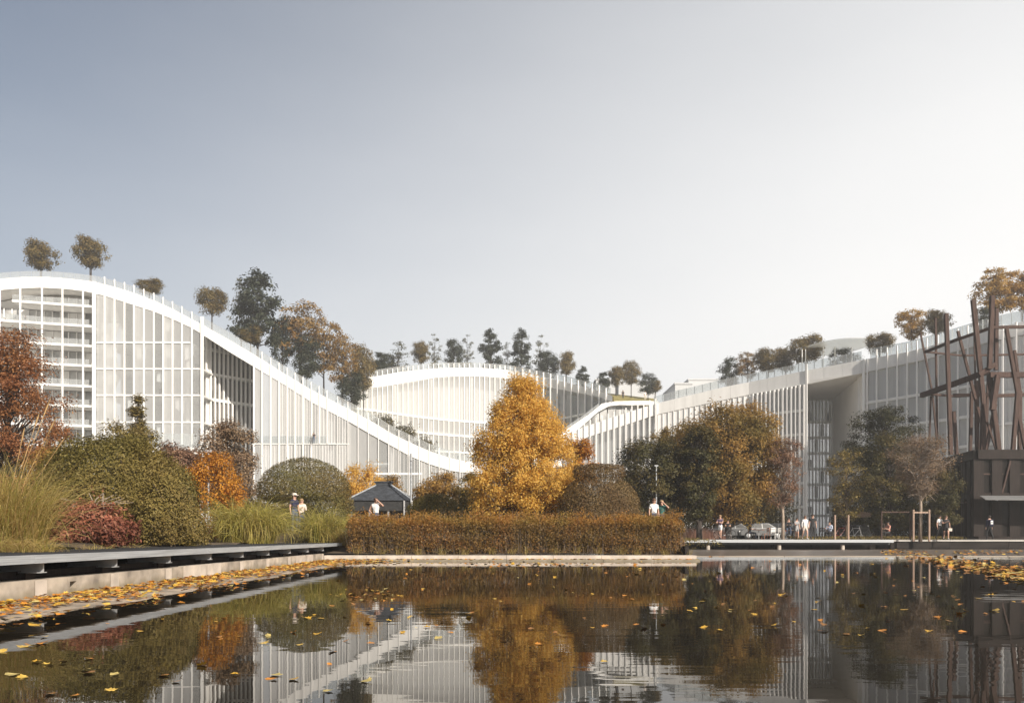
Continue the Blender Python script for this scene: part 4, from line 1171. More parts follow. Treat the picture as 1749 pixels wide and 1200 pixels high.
tree('maple_tree', 'low dark bushes behind the bicycles right of the portal', B(1500, 80), 5.4, 8.5, .6, LF['darkgreen'], M['bark_dark'], 'round', 90, 140, .18, .2, .15, 72)
tree('maple_tree', 'dark tree mass far behind the bell topiary', B(1065, 76), 5.8, 5.0, .6, LF['brown'], M['bark_dark'], 'round', 60, 140, .18, .22, .15, 73)
for px0, px1, lab in ((1085, 1322, 'long dark shaded hedge behind the cars and cafe tables'), (1428, 1640, 'long dark shaded hedge behind the bicycles right of the portal')):
    d = 84; w_ = (px1 - px0) / F * d / 2
    sdf_plant('dark_hedge', Vector((xw((px0 + px1) / 2, d), d, .6)), boxr((0, 0, 1.6), (w_, 1.4, 1.8), .5), (-w_ - .4, -1.8, 0), (w_ + .4, 1.8, 3.9), 24000, .17, LF['darkgreen'], lab, 'hedge', shell=.5, seed=px0, noise=(.35, 1.0), inner=.3)
gr = grass('pink_grass', 'soft pink feathery grass at the left end of the jetty', Vector((xw(1198, 62), 62, .66)), 2600, 1.05, 6.5, LF['pink'], width=.012, seed=80, up=.95, arch=.5, nseg=4)
n_ = 2600
sm = MB()
x = rng.uniform(xw(1350, 60.8), xw(1645, 60.8), n_); y = rng.uniform(59.9, 61.8, n_)
Pg = np.stack([x, y, .70 + rng.random(n_) * .22], 1)
tag(link('ground_cover', quads_mesh('ground_cover', leaves(Pg, np.tile(np.array([0, 0, 1.0]), (n_, 1)), .17, .3, 1.0)), None, LF['olive']), label='low green ground cover strip along the plaza edge', cat='ground cover', kind='stuff')
n_ = 14000
x = rng.uniform(-20, 9, n_); y = rng.uniform(34.5, 44, n_)
Pg = np.stack([x, y, np.array([gz(a, b_) for a, b_ in zip(x, y)]) + rng.random(n_) * .12], 1)
tag(link('ground_cover', quads_mesh('ground_cover', leaves(Pg, np.tile(np.array([0, 0, 1.0]), (n_, 1)), .12, .25, 1.2)), None, LF['olive']), label='low leafy ground cover between hedge and garden bushes', cat='ground cover', kind='stuff')

# ---- roof trees: a few kinds, copied
protos = {}
def proto(kind):
    if kind in protos: return protos[kind]
    par = {
     'brown': dict(mat=LF['roofbrown'], shape='round', clumps=75, per=95, L=.27, cr=.25, z0=.46, w=.85, fl=.6, out=.5, lim=1),
     'green': dict(mat=LF['roofgreen'], shape='oval', clumps=85, per=60, L=.28, cr=.22, z0=.18, w=.62, fl=.5, out=.6, lim=1),
     'pale': dict(mat=LF['roofpale'], shape='oval', clumps=60, per=20, L=.25, cr=.2, z0=.15, w=.6, fl=.3, out=.65, lim=1),
     'orange': dict(mat=LF['rooforange'], shape='round', clumps=85, per=60, L=.27, cr=.2, z0=.40, w=.85, fl=.28, out=.6, lim=1),
     'amber': dict(mat=LF['roofamber'], shape='round', clumps=80, per=55, L=.27, cr=.2, z0=.34, w=.9, fl=.25, out=.6, lim=1),
     'dark': dict(mat=LF['roofgreen'], shape='round', clumps=70, per=80, L=.28, cr=.26, z0=.2, w=.8, fl=.6, out=.55, lim=1),
    }[kind]
    return par
_first = {}
roofgroup = 'trees growing on the roof terraces'
def roof_tree(px, ytop, wpx, kind, ln, label, delta=7.0, variant=0):
    d = ln.D(px) + delta
    X = xw(px, d)
    # roof height straight in front of the tree
    pf = px
    for _ in range(6): pf = CX + X / ln.D(pf) * F
    z0 = ln.zt(min(max(pf, ln.px[0]), ln.px[-1])) - .12
    h = zw(ytop, d) - z0
    w = wpx * 1.06 / F * d
    key = (kind, variant % 2)
    p_ = proto(kind)
    if key not in _first:
        o = tree('roof_tree', label, (X, d, z0), 10.0, 10.0 * p_['w'], 10.0 * p_['z0'], p_['mat'], M['bark_dark'], p_['shape'], p_['clumps'], p_['per'], p_['L'] * 1.25, p_['cr'], .13, 200 + 17 * len(_first), group=roofgroup, flat=p_['fl'], out=p_['out'], trunks=2 if kind in ('brown', 'orange', 'amber') else 1)
        _first[key] = o
    else:
        o = copy_tree(_first[key]); o['label'] = label
    o.location = (X, d, z0); o.scale = (w / (10 * p_['w']), w / (10 * p_['w']), h / 10)
    o.rotation_euler = (0, 0, R.uniform(0, 6.28))
for i, t_ in enumerate([
 (70, 417, 55, 'brown', LW, 'leftmost brown green tree on the roof summit', 5),
 (155, 410, 56, 'brown', LW, 'round brown tree with bare double stem on the roof summit', 4),
 (255, 478, 46, 'brown', LW, 'small brown tree peeping over the roof edge right of the summit', 8),
 (362, 497, 50, 'brown', LW, 'compact brown round tree left of the tall dark roof tree', 10),
 (412, 482, 44, 'pale', LW, 'thin pale tree directly left of the tall dark roof tree', 12),
 (440, 470, 86, 'green', LW, 'tall dark green tree on the falling roof', 8),
 (428, 560, 42, 'brown', LW, 'small brown tree under the tall dark roof tree', 5),
 (482, 548, 46, 'dark', LW, 'dark tree between the tall dark tree and the amber cluster', 8),
 (513, 527, 88, 'amber', LW, 'largest amber tree with layered crown on the falling roof', 9),
 (553, 553, 72, 'amber', LW, 'amber brown tree with dark tip on the falling roof', 11),
 (524, 580, 54, 'dark', LW, 'dark low tree under the largest amber roof tree', 6),
 (585, 582, 60, 'amber', LW, 'pale amber layered tree right of the amber cluster', 9),
 (621, 600, 42, 'brown', LW, 'dark brown tree lowest on the falling roof', 14),
 (600, 640, 54, 'dark', LW, 'low dark tree at the roof edge below the pale amber tree', 5),
 (649, 601, 32, 'green', BW, 'small dark tree at the left end of the bowl roof', 8),
 (680, 586, 46, 'pale', BW, 'pale green wispy tree on the bowl roof left part', 8),
 (664, 606, 34, 'dark', BW, 'dark bushy tree between two small trees on the left bowl roof', 12),
 (719, 588, 34, 'brown', BW, 'round brown tree among pale ones on the bowl roof', 8),
 (742, 572, 32, 'pale', BW, 'tall thin pale tree right of the round brown bowl tree', 10),
 (775, 582, 36, 'dark', BW, 'rounded dark green tree in the middle of the bowl roof', 8),
 (798, 573, 32, 'pale', BW, 'thin pale tree in the middle of the bowl roof', 10),
 (838, 567, 42, 'green', BW, 'tallest dark green tree above the bowl roof', 8),
 (866, 588, 24, 'pale', BW, 'small bare pale tree left of the orange treetop', 9),
 (890, 566, 38, 'green', BW, 'dark tree with clear stem straight above the orange treetop', 8),
 (923, 575, 40, 'pale', BW, 'wispy pale tree right above the orange treetop', 10),
 (935, 602, 46, 'dark', BW, 'low dark tree at the right bowl roof', 7),
 (967, 606, 32, 'brown', BW, 'round brown tree with slim stem at the right bowl roof', 7),
 (995, 628, 26, 'green', BW, 'small dark tree near the right tip of the bowl roof', 8),
 (1245, 614, 38, 'dark', RW, 'dark green tree leftmost on the right roof', 9),
 (1277, 606, 46, 'amber', RW, 'olive amber tree second from left on the right roof', 9),
 (1312, 600, 46, 'brown', RW, 'brown tree left of the tallest tree by the canopy', 9),
 (1342, 598, 44, 'brown', RW, 'brown tree touching the tallest one by the canopy', 12),
 (1376, 577, 62, 'brown', RW, 'tallest russet tree by the round canopy', 9),
 (1440, 597, 54, 'dark', RW, 'low dark tree under the round canopy', 14),
 (1502, 573, 46, 'brown', RW, 'low brown tree right of the round canopy', 6),
 (1557, 532, 56, 'orange', RW, 'amber tree with forked stem left of the timber tower', 4),
 (1602, 533, 44, 'brown', RW, 'brown tree behind the leftmost timber poles', 5),
 (1700, 468, 78, 'orange', RW, 'golden tree behind the tallest timber posts', 7),
 (1746, 468, 66, 'orange', RW, 'golden tree at the right picture edge', 9),
 (1682, 528, 44, 'dark', RW, 'low dark tree behind the tower left of the golden tree', 4),
]):
    roof_tree(t_[0], t_[1], t_[2], t_[3], t_[4], t_[5], t_[6], i // 3)
class Flat:                                                 # lawn between the wings
    px = np.array([1000., 1130.])
    def D(s, px): return 182.0
    def zt(s, px): return zw(680, 182)
LWN = Flat()
for i, t_ in enumerate([(1030, 635, 26, 'green', 'small dark tree at the left end of the roof lawn'), (1052, 630, 32, 'brown', 'brown tree left of the round tree on the roof lawn'),
 (1078, 622, 34, 'brown', 'round brown tree in the middle of the roof lawn'), (1107, 640, 36, 'dark', 'dark tree at the right end of the roof lawn'), (1119, 652, 24, 'brown', 'smallest brown tree at the right end of the roof lawn')]):
    roof_tree(t_[0], t_[1], t_[2], t_[3], LWN, t_[4], 1, i)
for i, (px, y, w_) in enumerate(((655, 722, 40), (690, 738, 46), (722, 760, 44))):
    d = 147
    sdf_plant('roof_shrub', at(px, y + 14, d), ell((0, 0, 1.0), (w_ / F * d / 2, 1.4, 1.5)), (-3, -2, 0), (3, 2, 2.9), 1500, .3, LF['darkgreen'],
              ['upper dark shrub on the inner slope below the bowl glass', 'middle dark shrub on the inner slope below the bowl glass', 'lowest dark shrub on the inner slope below the bowl glass'][i], 'shrub', shell=.8, seed=90 + i, noise=(.3, 1))
# ------------------------------------------------------------------ kiosk with slate roofs
kx, kd = xw(649, 50), 50
ks = empty('kiosk', (kx, kd, 1.0), label='low garden kiosk with a grey hipped slate roof behind the hedge', cat='kiosk')
def kiosk(ox, oy, w, dp, ze, zr, ridge, courses, parent):
    """hipped roof in slate courses on a dark upper band and posts"""
    for side in range(4):
        for c in range(courses):
            f0, f1 = c / courses, (c + 1) / courses + .02
            def ring(f, lift):
                hx, hy = (w / 2) * (1 - f) + ridge / 2 * f, (dp / 2) * (1 - f) + .12 * f
                z = ze + (zr - ze) * f + lift
                return [Vector((ox - hx, oy - hy, z)), Vector((ox + hx, oy - hy, z)), Vector((ox + hx, oy + hy, z)), Vector((ox - hx, oy + hy, z))]
            a, b_ = ring(f0, .05), ring(min(1, f1), .0)
            i, j = side, (side + 1) % 4
            mb = MB(); dn = Vector((0, 0, -.06))
            mb.add([a[i], a[j], b_[j], b_[i], a[i] + dn, a[j] + dn, b_[j] + dn, b_[i] + dn], [(0, 1, 2, 3), (7, 6, 5, 4), (0, 4, 5, 1), (1, 5, 6, 2), (2, 6, 7, 3), (3, 7, 4, 0)])
            mb.build('slate_course', M['slate'], parent)
    for sx in (-1, 1):
        for sy in (-1, 1):
            mb = MB(); mb.beam((ox + sx * w / 2, oy + sy * dp / 2, ze + .06), (ox + sx * ridge / 2, oy + sy * .12, zr + .05), .09, .06)
            mb.build('hip_ridge', M['galv'], parent)
    mb = MB(); mb.box(ox - ridge / 2 - .12, ox + ridge / 2 + .12, oy - .28, oy + .28, zr - .03, zr + .16); mb.box(ox - ridge / 2 - .2, ox + ridge / 2 + .2, oy - .36, oy + .36, zr + .16, zr + .22)
    mb.build('roof_vent', M['slate'], parent)
kiosk(0, 1.6, 3.9, 3.9, 2.12, 3.16, .75, 8, ks)
mb = MB(); mb.box(-1.85, 1.85, -.25, 3.45, 1.48, 2.08); mb.build('fascia', M['dark'], ks)
mb = MB(); mb.box(-1.78, 1.78, .6, 3.4, -.2, 1.47); mb.build('wall', M['dark'], ks)
for x in (-1.72, -.6, .55, 1.72):
    mb = MB(); mb.box(x - .05, x + .05, -.2, -.1, -.2, 1.47); mb.build('post', M['steel'], ks)
for x in (-1.1, 0.0, 1.1):
    mb = MB(); mb.box(x - .42, x + .42, .52, .59, .2, 1.3); mb.build('window', M['window_dark'], ks)
for x in (1.55, 1.98):
    mb = MB(); mb.box(x - .045, x + .045, -.42, -.33, -.2, 2.1); mb.build('post', M['white'], ks)
mb = MB(); mb.box(1.595, 1.935, -.41, -.34, 1.4, 1.48); mb.build('rail', M['white'], ks)
k2 = empty('kiosk', (xw(722, 55), 55, 1.0), label='second slate roofed kiosk half hidden behind the rounded green bush', cat='kiosk')
kiosk(0, 1.6, 3.4, 3.4, 1.95, 2.85, .6, 7, k2)
mb = MB(); mb.box(-1.6, 1.6, 0.1, 3.1, -.2, 1.9); mb.build('wall', M['dark'], k2)
for x in (-1.5, -.2, 1.1):
    mb = MB(); mb.box(x - .05, x + .05, -.05, .05, -.2, 1.9); mb.build('post', M['white'], k2)

# ------------------------------------------------------------------ lamp posts
def lamp(px, py, d, label, head, zb=None):
    x = xw(px, d); z0 = gz(x, d) if zb is None else zb
    o = empty('lamp_post', (x, d, z0), label=label, cat='lamp post')
    h = zw(py, d) - z0
    mb = MB(); mb.lathe([(.09, -.1), (.09, .25), (.055, .3), (.04, h)], n=10); mb.build('pole', M['galv'], o)
    mb = MB()
    if head == 'arm':
        mb.box(-.10, .10, -.03, .03, h - .02, h + .04); mb.lathe([(.05, h + .04), (.05, h + .30)], n=8)
        for s in (-1, 1): mb.box(s * .17 - .09, s * .17 + .09, -.09, .09, h - .03, h + .03)
    elif head == 'tee':
        mb.box(-.13, .13, -.06, .06, h, h + .09)
    else:
        mb.lathe([(.04, h), (.075, h + .05), (.075, h + .45), (.03, h + .5)], n=10)
    mb.build('lamp_head', M['steel'], o)
    return o
lamp(702, 788, 49, 'tall thin white lamp post in front of the kiosk corner', 'tube')
lamp(1121, 796, 58.5, 'grey lamp post with small flat head before the dark green tree', 'tee', .66)
lamp(356, 772, 33, 'slim white lamp post behind the small orange tree at left', 'tee')

# ------------------------------------------------------------------ brown pavilion and the timber tower on it
pd0 = 66.0
pv_ = empty('pavilion', (xw(1670, pd0), pd0, .675), label='dark brown glazed pavilion under the timber tower at the right edge', cat='pavilion')
ox, oy, oz = pv_.location
corner = [(xw(1592, 77) - ox, 11.0), (0.0, 0.0), (14.5, 0.0), (17.5, 9)]
hz = zw(768, pd0) - oz
def face(a, b, t0, t1, off, th, z0, z1):
    a, b = Vector(a), Vector(b); t = (b - a).normalized(); n_ = Vector((t.y, -t.x)); L = (b - a).length
    p, q = a + t * L * t0 + n_ * off, a + t * L * t1 + n_ * off
    mb = MB(); mb.hexa([p, q, q - n_ * th, p - n_ * th], [z0] * 4, [z1] * 4)
    return mb
for i, (a, b) in enumerate(zip(corner[:-1], corner[1:])):
    L = (Vector(b) - Vector(a)).length
    face(a, b, -.01, 1.01, .35, .6, hz - .75, hz).build('roof_fascia', M['timber_dark_shaded'], pv_)
    face(a, b, 0, 1, .12, .35, 3.35, 3.75).build('transom_beam', M['timber_dark_shaded'], pv_)
    face(a, b, 0, 1, .12, .35, .0, .25).build('plinth', M['timber_dark_shaded'], pv_)
    nb = max(3, int(L / 1.35))
    for k in range(nb):
        face(a, b, k / nb + .012, (k + 1) / nb - .012, -.05, .08, .25, 3.35).build('pane', M['brown_glass'], pv_)
        face(a, b, k / nb + .012, (k + 1) / nb - .012, -.02, .08, 3.75, hz - .75).build('pane', M['brown_glass'], pv_)
        face(a, b, k / nb - .028, k / nb + .028, .15 + .05 * (k % 2), .3, .25, hz - .76).build('batten', M['timber' if k % 5 == 3 else 'timber_dark_shaded'], pv_)
        if k % 2 == 0: face(a, b, k / nb + .14, (k + 1) / nb - .08, .06, .05, 5.2, 5.32).build('rail', M['timber'], pv_)
        if k % 3 == 1:
            p = Vector(a).lerp(Vector(b), (k + .3) / nb); t = (Vector(b) - Vector(a)).normalized(); n_ = Vector((t.y, -t.x))
            mb = MB(); mb.beam((p.x + n_.x * .1, p.y + n_.y * .1, 3.7), (p.x + t.x * .7 + n_.x * .1, p.y + t.y * .7 + n_.y * .1, hz - .8), .12, .12); mb.build('brace', M['timber'], pv_)
roofm = MB(); roofm.add([(x, y, hz + .01) for x, y in corner] + [(18, 20, hz + .01), (corner[0][0], 20, hz + .01)], [(0, 1, 2, 3, 4, 5)]); roofm.build('roof', M['timber_dark_shaded'], pv_)
for a, b in ((corner[0], corner[1]), ):
    face(a, b, .06, .80, 1.0, 1.0, 3.05, 3.13).build('eave_board', M['timber'], pv_)
# pale awning at right
aw = empty('awning', (xw(1725, 63.5), 63.5, zw(853, 63.5)), label='pale cloth awning jutting from the pavilion at the right edge', cat='awning')
mb = MB(); mb.add([(-2.0, -.2, .03), (9, -.6, .03), (9, 2.0, .42), (-1.2, 2.0, .42), (-2.0, -.2, -.02), (9, -.6, -.16), (9, 2.0, .36), (-1.2, 2.0, .36)],
                  [(0, 1, 2, 3), (7, 6, 5, 4), (0, 4, 5, 1), (1, 5, 6, 2), (2, 6, 7, 3), (3, 7, 4, 0)]); mb.build('cloth', solid('awning_cloth', (.17, .17, .168), .9, .1, 2), aw)
for x in (-1.0, 3.5, 8): 
    mb = MB(); mb.beam((x, 1.95, .3), (x, -.1, -.05), .05, .05); mb.build('arm', M['steel'], aw)

tt = empty('timber_tower', (xw(1670, 70), 70, oz + hz), label='open tower of tilted brown timber posts and ring beams on the pavilion roof', cat='tower')
def rel(px, py, d): return at(px, py, d) - tt.location
PT = [  # (x0, y0, d0) top -> (x1, y1, d1) foot, thickness in metres
 ((1572, 568, 74), (1592, 668, 74), .17), ((1592, 668, 74), (1602, 768, 74), .17), ((1590, 676, 74.3), (1587, 768, 74.3), .16),
 ((1598, 543, 75), (1601, 772, 75), .20), ((1616, 535, 68), (1624, 776, 68), .36), ((1636, 565, 70), (1656, 642, 70), .25), ((1656, 642, 70), (1680, 735, 70), .27),
 ((1662, 512, 67), (1675, 640, 67), .40), ((1675, 640, 67), (1680, 690, 67), .40), ((1668, 650, 72), (1669, 772, 72), .36), ((1660, 668, 73), (1657, 774, 73), .3), ((1680, 690, 68.4), (1678, 772, 68.4), .42),
 ((1695, 505, 66.6), (1690, 630, 66.6), .40), ((1702, 527, 68.6), (1701, 632, 68.6), .34), ((1690, 640, 67.5), (1706, 770, 67.5), .42), ((1704, 640, 67), (1695, 700, 67), .46), ((1629, 702, 70.5), (1634, 776, 70.5), .32),
 ((1686, 720, 69), (1702, 770, 69), .18), ((1700, 690, 71), (1684, 770, 71), .30),
 ((1719, 561, 67), (1738, 672, 67), .32), ((1738, 672, 67), (1730, 770, 67), .36), ((1733, 598, 71), (1742, 668, 71), .26), ((1738, 700, 70.4), (1752, 770, 70.4), .34), ((1742, 668, 71), (1741, 770, 71), .34),
 ((1772, 520, 68), (1768, 770, 68), .38), ((1800, 560, 71), (1812, 770, 71), .3),
 ((1689, 600, 73.5), (1684, 772, 73.5), .24), ((1664, 560, 74.5), (1666, 660, 74.5), .16)]
for a, b, w in PT:
    w *= .8
    mb = MB(); mb.beam(rel(*a), rel(*b), w, w * .9); mb.build('post', M['timber'], tt)
RG = [((1580, 601, 72.6), (1634, 580, 69.4), .27), ((1634, 580, 69.4), (1695, 559, 67.3), .27), ((1695, 559, 67.3), (1815, 557, 67.3), .27),
      ((1584, 601, 74.6), (1641, 607, 75.4), .18), ((1641, 607, 75.4), (1815, 604, 75.4), .2),
      ((1574, 675, 72.8), (1622, 658, 69), .48), ((1622, 658, 69), (1690, 633, 67.2), .50), ((1690, 640, 67.2), (1815, 640, 67.2), .50),
      ((1588, 673, 74), (1640, 677, 74.8), .22), ((1628, 675, 73.9), (1690, 674, 72.2), .34), ((1690, 676, 73.6), (1815, 672, 73.6), .34), ((1672, 640, 66.8), (1699, 622, 66.8), .42)]
for a, b, w in RG:
    mb = MB(); mb.beam(rel(*a), rel(*b), w * .7, w * .85); mb.build('ring_beam', M['timber'], tt)

# ------------------------------------------------------------------ tree guard of the staked tree, more stakes
tg = empty('tree_guard', (xw(1573, 57.3), 57.3, .68), label='pale wooden stake frame around the twiggy young tree', cat='tree guard')
for px in (1560, 1587):
    x = xw(px, 57.3) - tg.location.x
    mb = MB(); mb.tube([(x, 0, -.1), (x, 0, 2.12)], .075, 8); mb.build('stake', M['stake'], tg)
mb = MB(); mb.beam((-.55, 0, 1.92), (.58, 0, 1.92), .06, .10); mb.build('crossbar', M['stake'], tg)
tg2 = empty('tree_guard', (xw(1532, 58.4), 58.4, .68), label='darker stake frame left of the twiggy young tree', cat='tree guard')
for x in (-1.1, .95):
    mb = MB(); mb.tube([(x, 0, -.1), (x, 0, 2.05)], .06, 8); mb.build('stake', M['timber'], tg2)
mb = MB(); mb.beam((-1.1, 0, 1.98), (.95, 0, 1.98), .06, .09); mb.build('crossbar', M['timber'], tg2)
for px, lab in ((1426, 'wooden post beside the seated person in white'), (1449, 'wooden post at the trunk of the olive young tree')):
    o = empty('wooden_post', (xw(px, 59.5), 59.5, .68), label=lab, cat='post')
    mb = MB(); mb.tube([(0, 0, -.1), (0, 0, 1.75)], .07, 8); mb.build('post_shaft', M['stake'], o)
    mb = MB(); mb.lathe([(.075, 1.74), (.05, 1.80)], n=8); mb.build('post_cap', M['stake'], o)
bx = empty('booth', (xw(1468, 70), 70, .68), label='small booth with a pale reddish front board behind the olive tree', cat='booth')
mb = MB(); mb.box(-.9, .9, .1, 1.2, -.02, 1.25); mb.build('wall', M['dark'], bx)
mb = MB(); mb.box(-1.0, 1.0, 0, 1.4, 1.9, 2.35); mb.build('sign_board', M['stake'], bx)
for x in (-.9, .9):
    mb = MB(); mb.box(x - .05, x + .05, .1, .2, 1.25, 1.9); mb.build('post', M['timber_dark_shaded'], bx)
bb = empty('garden_shed', (xw(1066, 64), 64, .7), label='low reddish brown shed between bell topiary and dark green tree', cat='shed')
mb = MB(); mb.box(-1.0, 1.0, 0, 2, -.1, 3.4); mb.build('wall', M['timber'], bb)
mb = MB(); mb.box(-1.2, 1.2, -.2, 2.2, 3.4, 4.4); mb.build('roof_band', solid('shed_board', (.26, .15, .11), .8, .15, 2), bb)

# ------------------------------------------------------------------ cars, bicycles, cafe furniture
M['car_glass'] = solid('car_glass', (.02, .022, .024), .4, .1, 2, spec=.15)
def car(px, d, rz, paint, label):
    o = empty('parked_car', (xw(px, d), d, .68), rz, label, 'car', 'cars parked behind the jetty')
    prof = [(-2.1, .35), (-2.15, .62), (-1.95, .86), (-1.35, .93), (-.75, 1.38), (.55, 1.43), (1.25, 1.0), (1.95, .86), (2.12, .6), (2.08, .33)]
    mb = MB(); ys_ = [(-.86, 0), (-.80, 0), (.80, 0), (.86, 0)]
    V = []
    for yy, s in ((-.86, .93), (-.74, 1.0), (.74, 1.0), (.86, .93)):
        for x, z in prof:
            tuck = .14 if z > 1.1 else 0
            V.append((x * (s if z < 1.1 else 1), yy * (1 - tuck), .33 + (z - .33) * s))
    n_ = len(prof); fs = []
    for r_ in range(3):
        for i in range(n_):
            j = (i + 1) % n_; fs.append((r_ * n_ + i, r_ * n_ + j, (r_ + 1) * n_ + j, (r_ + 1) * n_ + i))
    fs.append(tuple(range(n_ - 1, -1, -1))); fs.append(tuple(range(3 * n_, 4 * n_)))
    mb.add(V, fs); mb.build('body', paint, o)
    for sy in (-1, 1):
        for (x0, x1, x2, x3) in ((-1.15, -.72, -.12, -.12), (-.02, -.02, .52, 1.08)):
            y = sy * .865; y2 = sy * .755
            mb = MB(); mb.add([(x0, y, .96), (x3, y, .96), (x2, y2, 1.33), (x1, y2, 1.33), (x0, y - sy * .03, .96), (x3, y - sy * .03, .96), (x2, y2 - sy * .03, 1.33), (x1, y2 - sy * .03, 1.33)],
                              [(0, 1, 2, 3), (7, 6, 5, 4), (0, 4, 5, 1), (1, 5, 6, 2), (2, 6, 7, 3), (3, 7, 4, 0)]); mb.build('side_window', M['car_glass'], o)
        mb = MB(); mb.box(-2.13, -1.98, sy * .62 - .15, sy * .62 + .15, .62, .74); mb.build('headlight', M['white'], o)
        mb = MB(); mb.box(1.97, 2.13, sy * .65 - .12, sy * .65 + .12, .66, .80); mb.build('tail_light', LF['red'], o)
    for x0, z0, x1, z1, nm in ((-1.33, .955, -.78, 1.385, 'windscreen'), (.60, 1.43, 1.24, 1.02, 'rear_window')):
        mb = MB(); mb.add([(x0, -.68, z0 + .015), (x0, .68, z0 + .015), (x1, .6, z1 + .015), (x1, -.6, z1 + .015)], [(0, 1, 2, 3)]); mb.build(nm, M['car_glass'], o)
    for x in (-1.35, 1.3):
        for sy in (-1, 1):
            mb = MB(); mb.lathe([(.18, -.1), (.31, -.1), (.33, -.05), (.33, .05), (.31, .1), (.18, .1)], n=16, axis='x')
            wv = [(v[1] + x, v[0] + sy * .80, v[2] + .33) for v in mb.v]; w_ = MB(); w_.v = wv; w_.f = mb.f; w_.m = mb.m
            wo_ = w_.build('wheel', M['rubber'], o)
            mb = MB(); mb.lathe([(.19, -.08), (.19, .08), (.05, .1)], n=12, axis='x')
            w2_ = MB(); w2_.v = [(v[1] + x, (v[0] * 1.1) * sy + sy * .81, v[2] + .33) for v in mb.v]; w2_.f = mb.f; w2_.m = mb.m
            w2_.build('rim', M['galv'], wo_)
    return o
paint = lambda nm, c: solid(nm, c, .4, .02, 1)  # silver and white tones are lowered in place of tree shade on the cars
car(1249, 72, .25, paint('silver_paint_shaded', (.07, .072, .075)), 'silver grey car left of the cafe tables')
car(1297, 72, .1, paint('white_paint_car_shaded', (.11, .112, .115)), 'pale grey car behind the person in black at the table')
car(1328, 73, -.1, paint('dark_paint', (.035, .037, .042)), 'dark car behind the white chairs')

def bicycle(px, d, rz, label, col, z=.68, lean=0):
    o = empty('bicycle', (xw(px, d), d, z), rz, label, 'bicycle', 'bicycles standing along the plaza edge')
    o.rotation_euler = (lean, 0, rz)
    for x in (-.53, .53):
        mb = MB(); pts = [(x + .335 * math.cos(a), 0, .35 + .335 * math.sin(a)) for a in [2 * math.pi * i / 20 for i in range(21)]]
        mb.tube(pts, .02, 5, cap=False); w = mb.build('wheel', M['rubber'], o)
        mb = MB()
        for i in range(8):
            a = math.pi * i / 8 * 2; mb.tube([(x, 0, .35), (x + .32 * math.cos(a), 0, .35 + .32 * math.sin(a))], .004, 3)
        mb.build('spokes', M['steel'], w)
    mb = MB()
    for a, b in (((-.53, .35), (-.16, .86)), ((-.53, .35), (-.06, .30)), ((-.06, .30), (-.2, .95)), ((-.06, .30), (.40, .80)), ((-.16, .86), (.38, .88)), ((.53, .35), (.36, 1.0))):
        mb.tube([(a[0], 0, a[1]), (b[0], 0, b[1])], .018, 6)
    mb.build('frame', col, o)
    mb = MB(); mb.tube([(.36, 0, 1.0), (.38, 0, 1.06)], .014, 5); mb.tube([(.30, -.28, 1.08), (.38, -.2, 1.06), (.38, .2, 1.06), (.30, .28, 1.08)], .013, 5); mb.build('handlebar', M['steel'], o)
    mb = MB(); mb.hexa([(-.34, -.07), (-.05, -.02), (-.05, .02), (-.34, .07)], [.95] * 4, [1.0] * 4); mb.build('saddle', M['rubber'], o)
    mb = MB(); mb.box(-.12, .0, -.09, -.05, .28, .32); mb.box(-.12, .0, .05, .09, .28, .32); mb.lathe([(.07, -.03), (.07, .03)], (-.06, 0, .30), 8); mb.build('pedals', M['steel'], o)
    return o
red = solid('bike_red', (.28, .04, .03), .4, .1); grey = solid('bike_grey', (.5, .5, .5), .4, .1); blackp = solid('bike_black', (.03, .03, .03), .4, .1)
bicycle(1238, 57.6, .25, 'dark bicycle pushed by the person in white shorts', blackp, .70)
bicycle(1347, 58.5, 1.25, 'dark bicycle ridden towards the jetty left of the pair', blackp, .70)
bicycle(1358, 60.8, 1.1, 'grey bicycle held by the person in grey', grey)
bicycle(1436, 61.6, .35, 'red bicycle leaning beside the seated person in white', red)
bicycle(1460, 62.4, .15, 'pale framed bicycle right of the olive young tree', grey)
bicycle(1474, 62.8, -.3, 'black bicycle at the right end of the bicycle row', blackp)

def table(px, d, label, mat):
    o = empty('cafe_table', (xw(px, d), d, .68), 0, label, 'table', 'cafe tables behind the jetty')
    mb = MB(); mb.lathe([(.42, .72), (.42, .75)], n=16); mb.build('table_top', mat, o)
    mb = MB(); mb.lathe([(.26, 0), (.25, .02), (.03, .04), (.03, .72)], n=10); mb.build('pedestal', M['steel'], o)
def chair(px, d, rz, label, mat):
    o = empty('cafe_chair', (xw(px, d), d, .68), rz, label, 'chair', 'cafe chairs behind the jetty')
    mb = MB(); mb.box(-.21, .21, -.21, .21, .43, .46); mb.build('seat', mat, o)
    mb = MB()
    for z in (.62, .74, .86): mb.box(-.2, .2, .205, .23, z - .035, z + .035)
    mb.build('backrest', mat, o)
    for sx in (-1, 1):
        for sy in (-1, 1):
            mb = MB(); mb.beam((sx * .19, sy * .19, .43 if sy < 0 else .9), (sx * .22, sy * .23, 0), .03, .03); mb.build('leg', mat, o)
woodred = solid('red_wood', (.30, .12, .07), .6, .2, 4)
table(1296, 62, 'reddish round table before the pale grey car', woodred)
table(1350, 64, 'round table behind the cyclists', M['stake'])
chair(1283, 62.3, 1.4, 'dark chair under the person in black at the left table', M['timber'])
chair(1308, 62.2, -1.4, 'reddish chair right of the reddish table', woodred)
chair(1324, 61.6, .4, 'white chair nearest the dark car', M['white'])
chair(1333, 62.0, -.6, 'white chair right of its white twin', M['white'])
chair(1417, 61.2, .9, 'dark chair under the seated person in white', M['timber'])
chair(1402, 61.6, -.9, 'dark empty chair behind the person in black', M['timber'])
chair(1516, 61.8, 1.2, 'dark chair under the seated person in salmon', M['timber'])

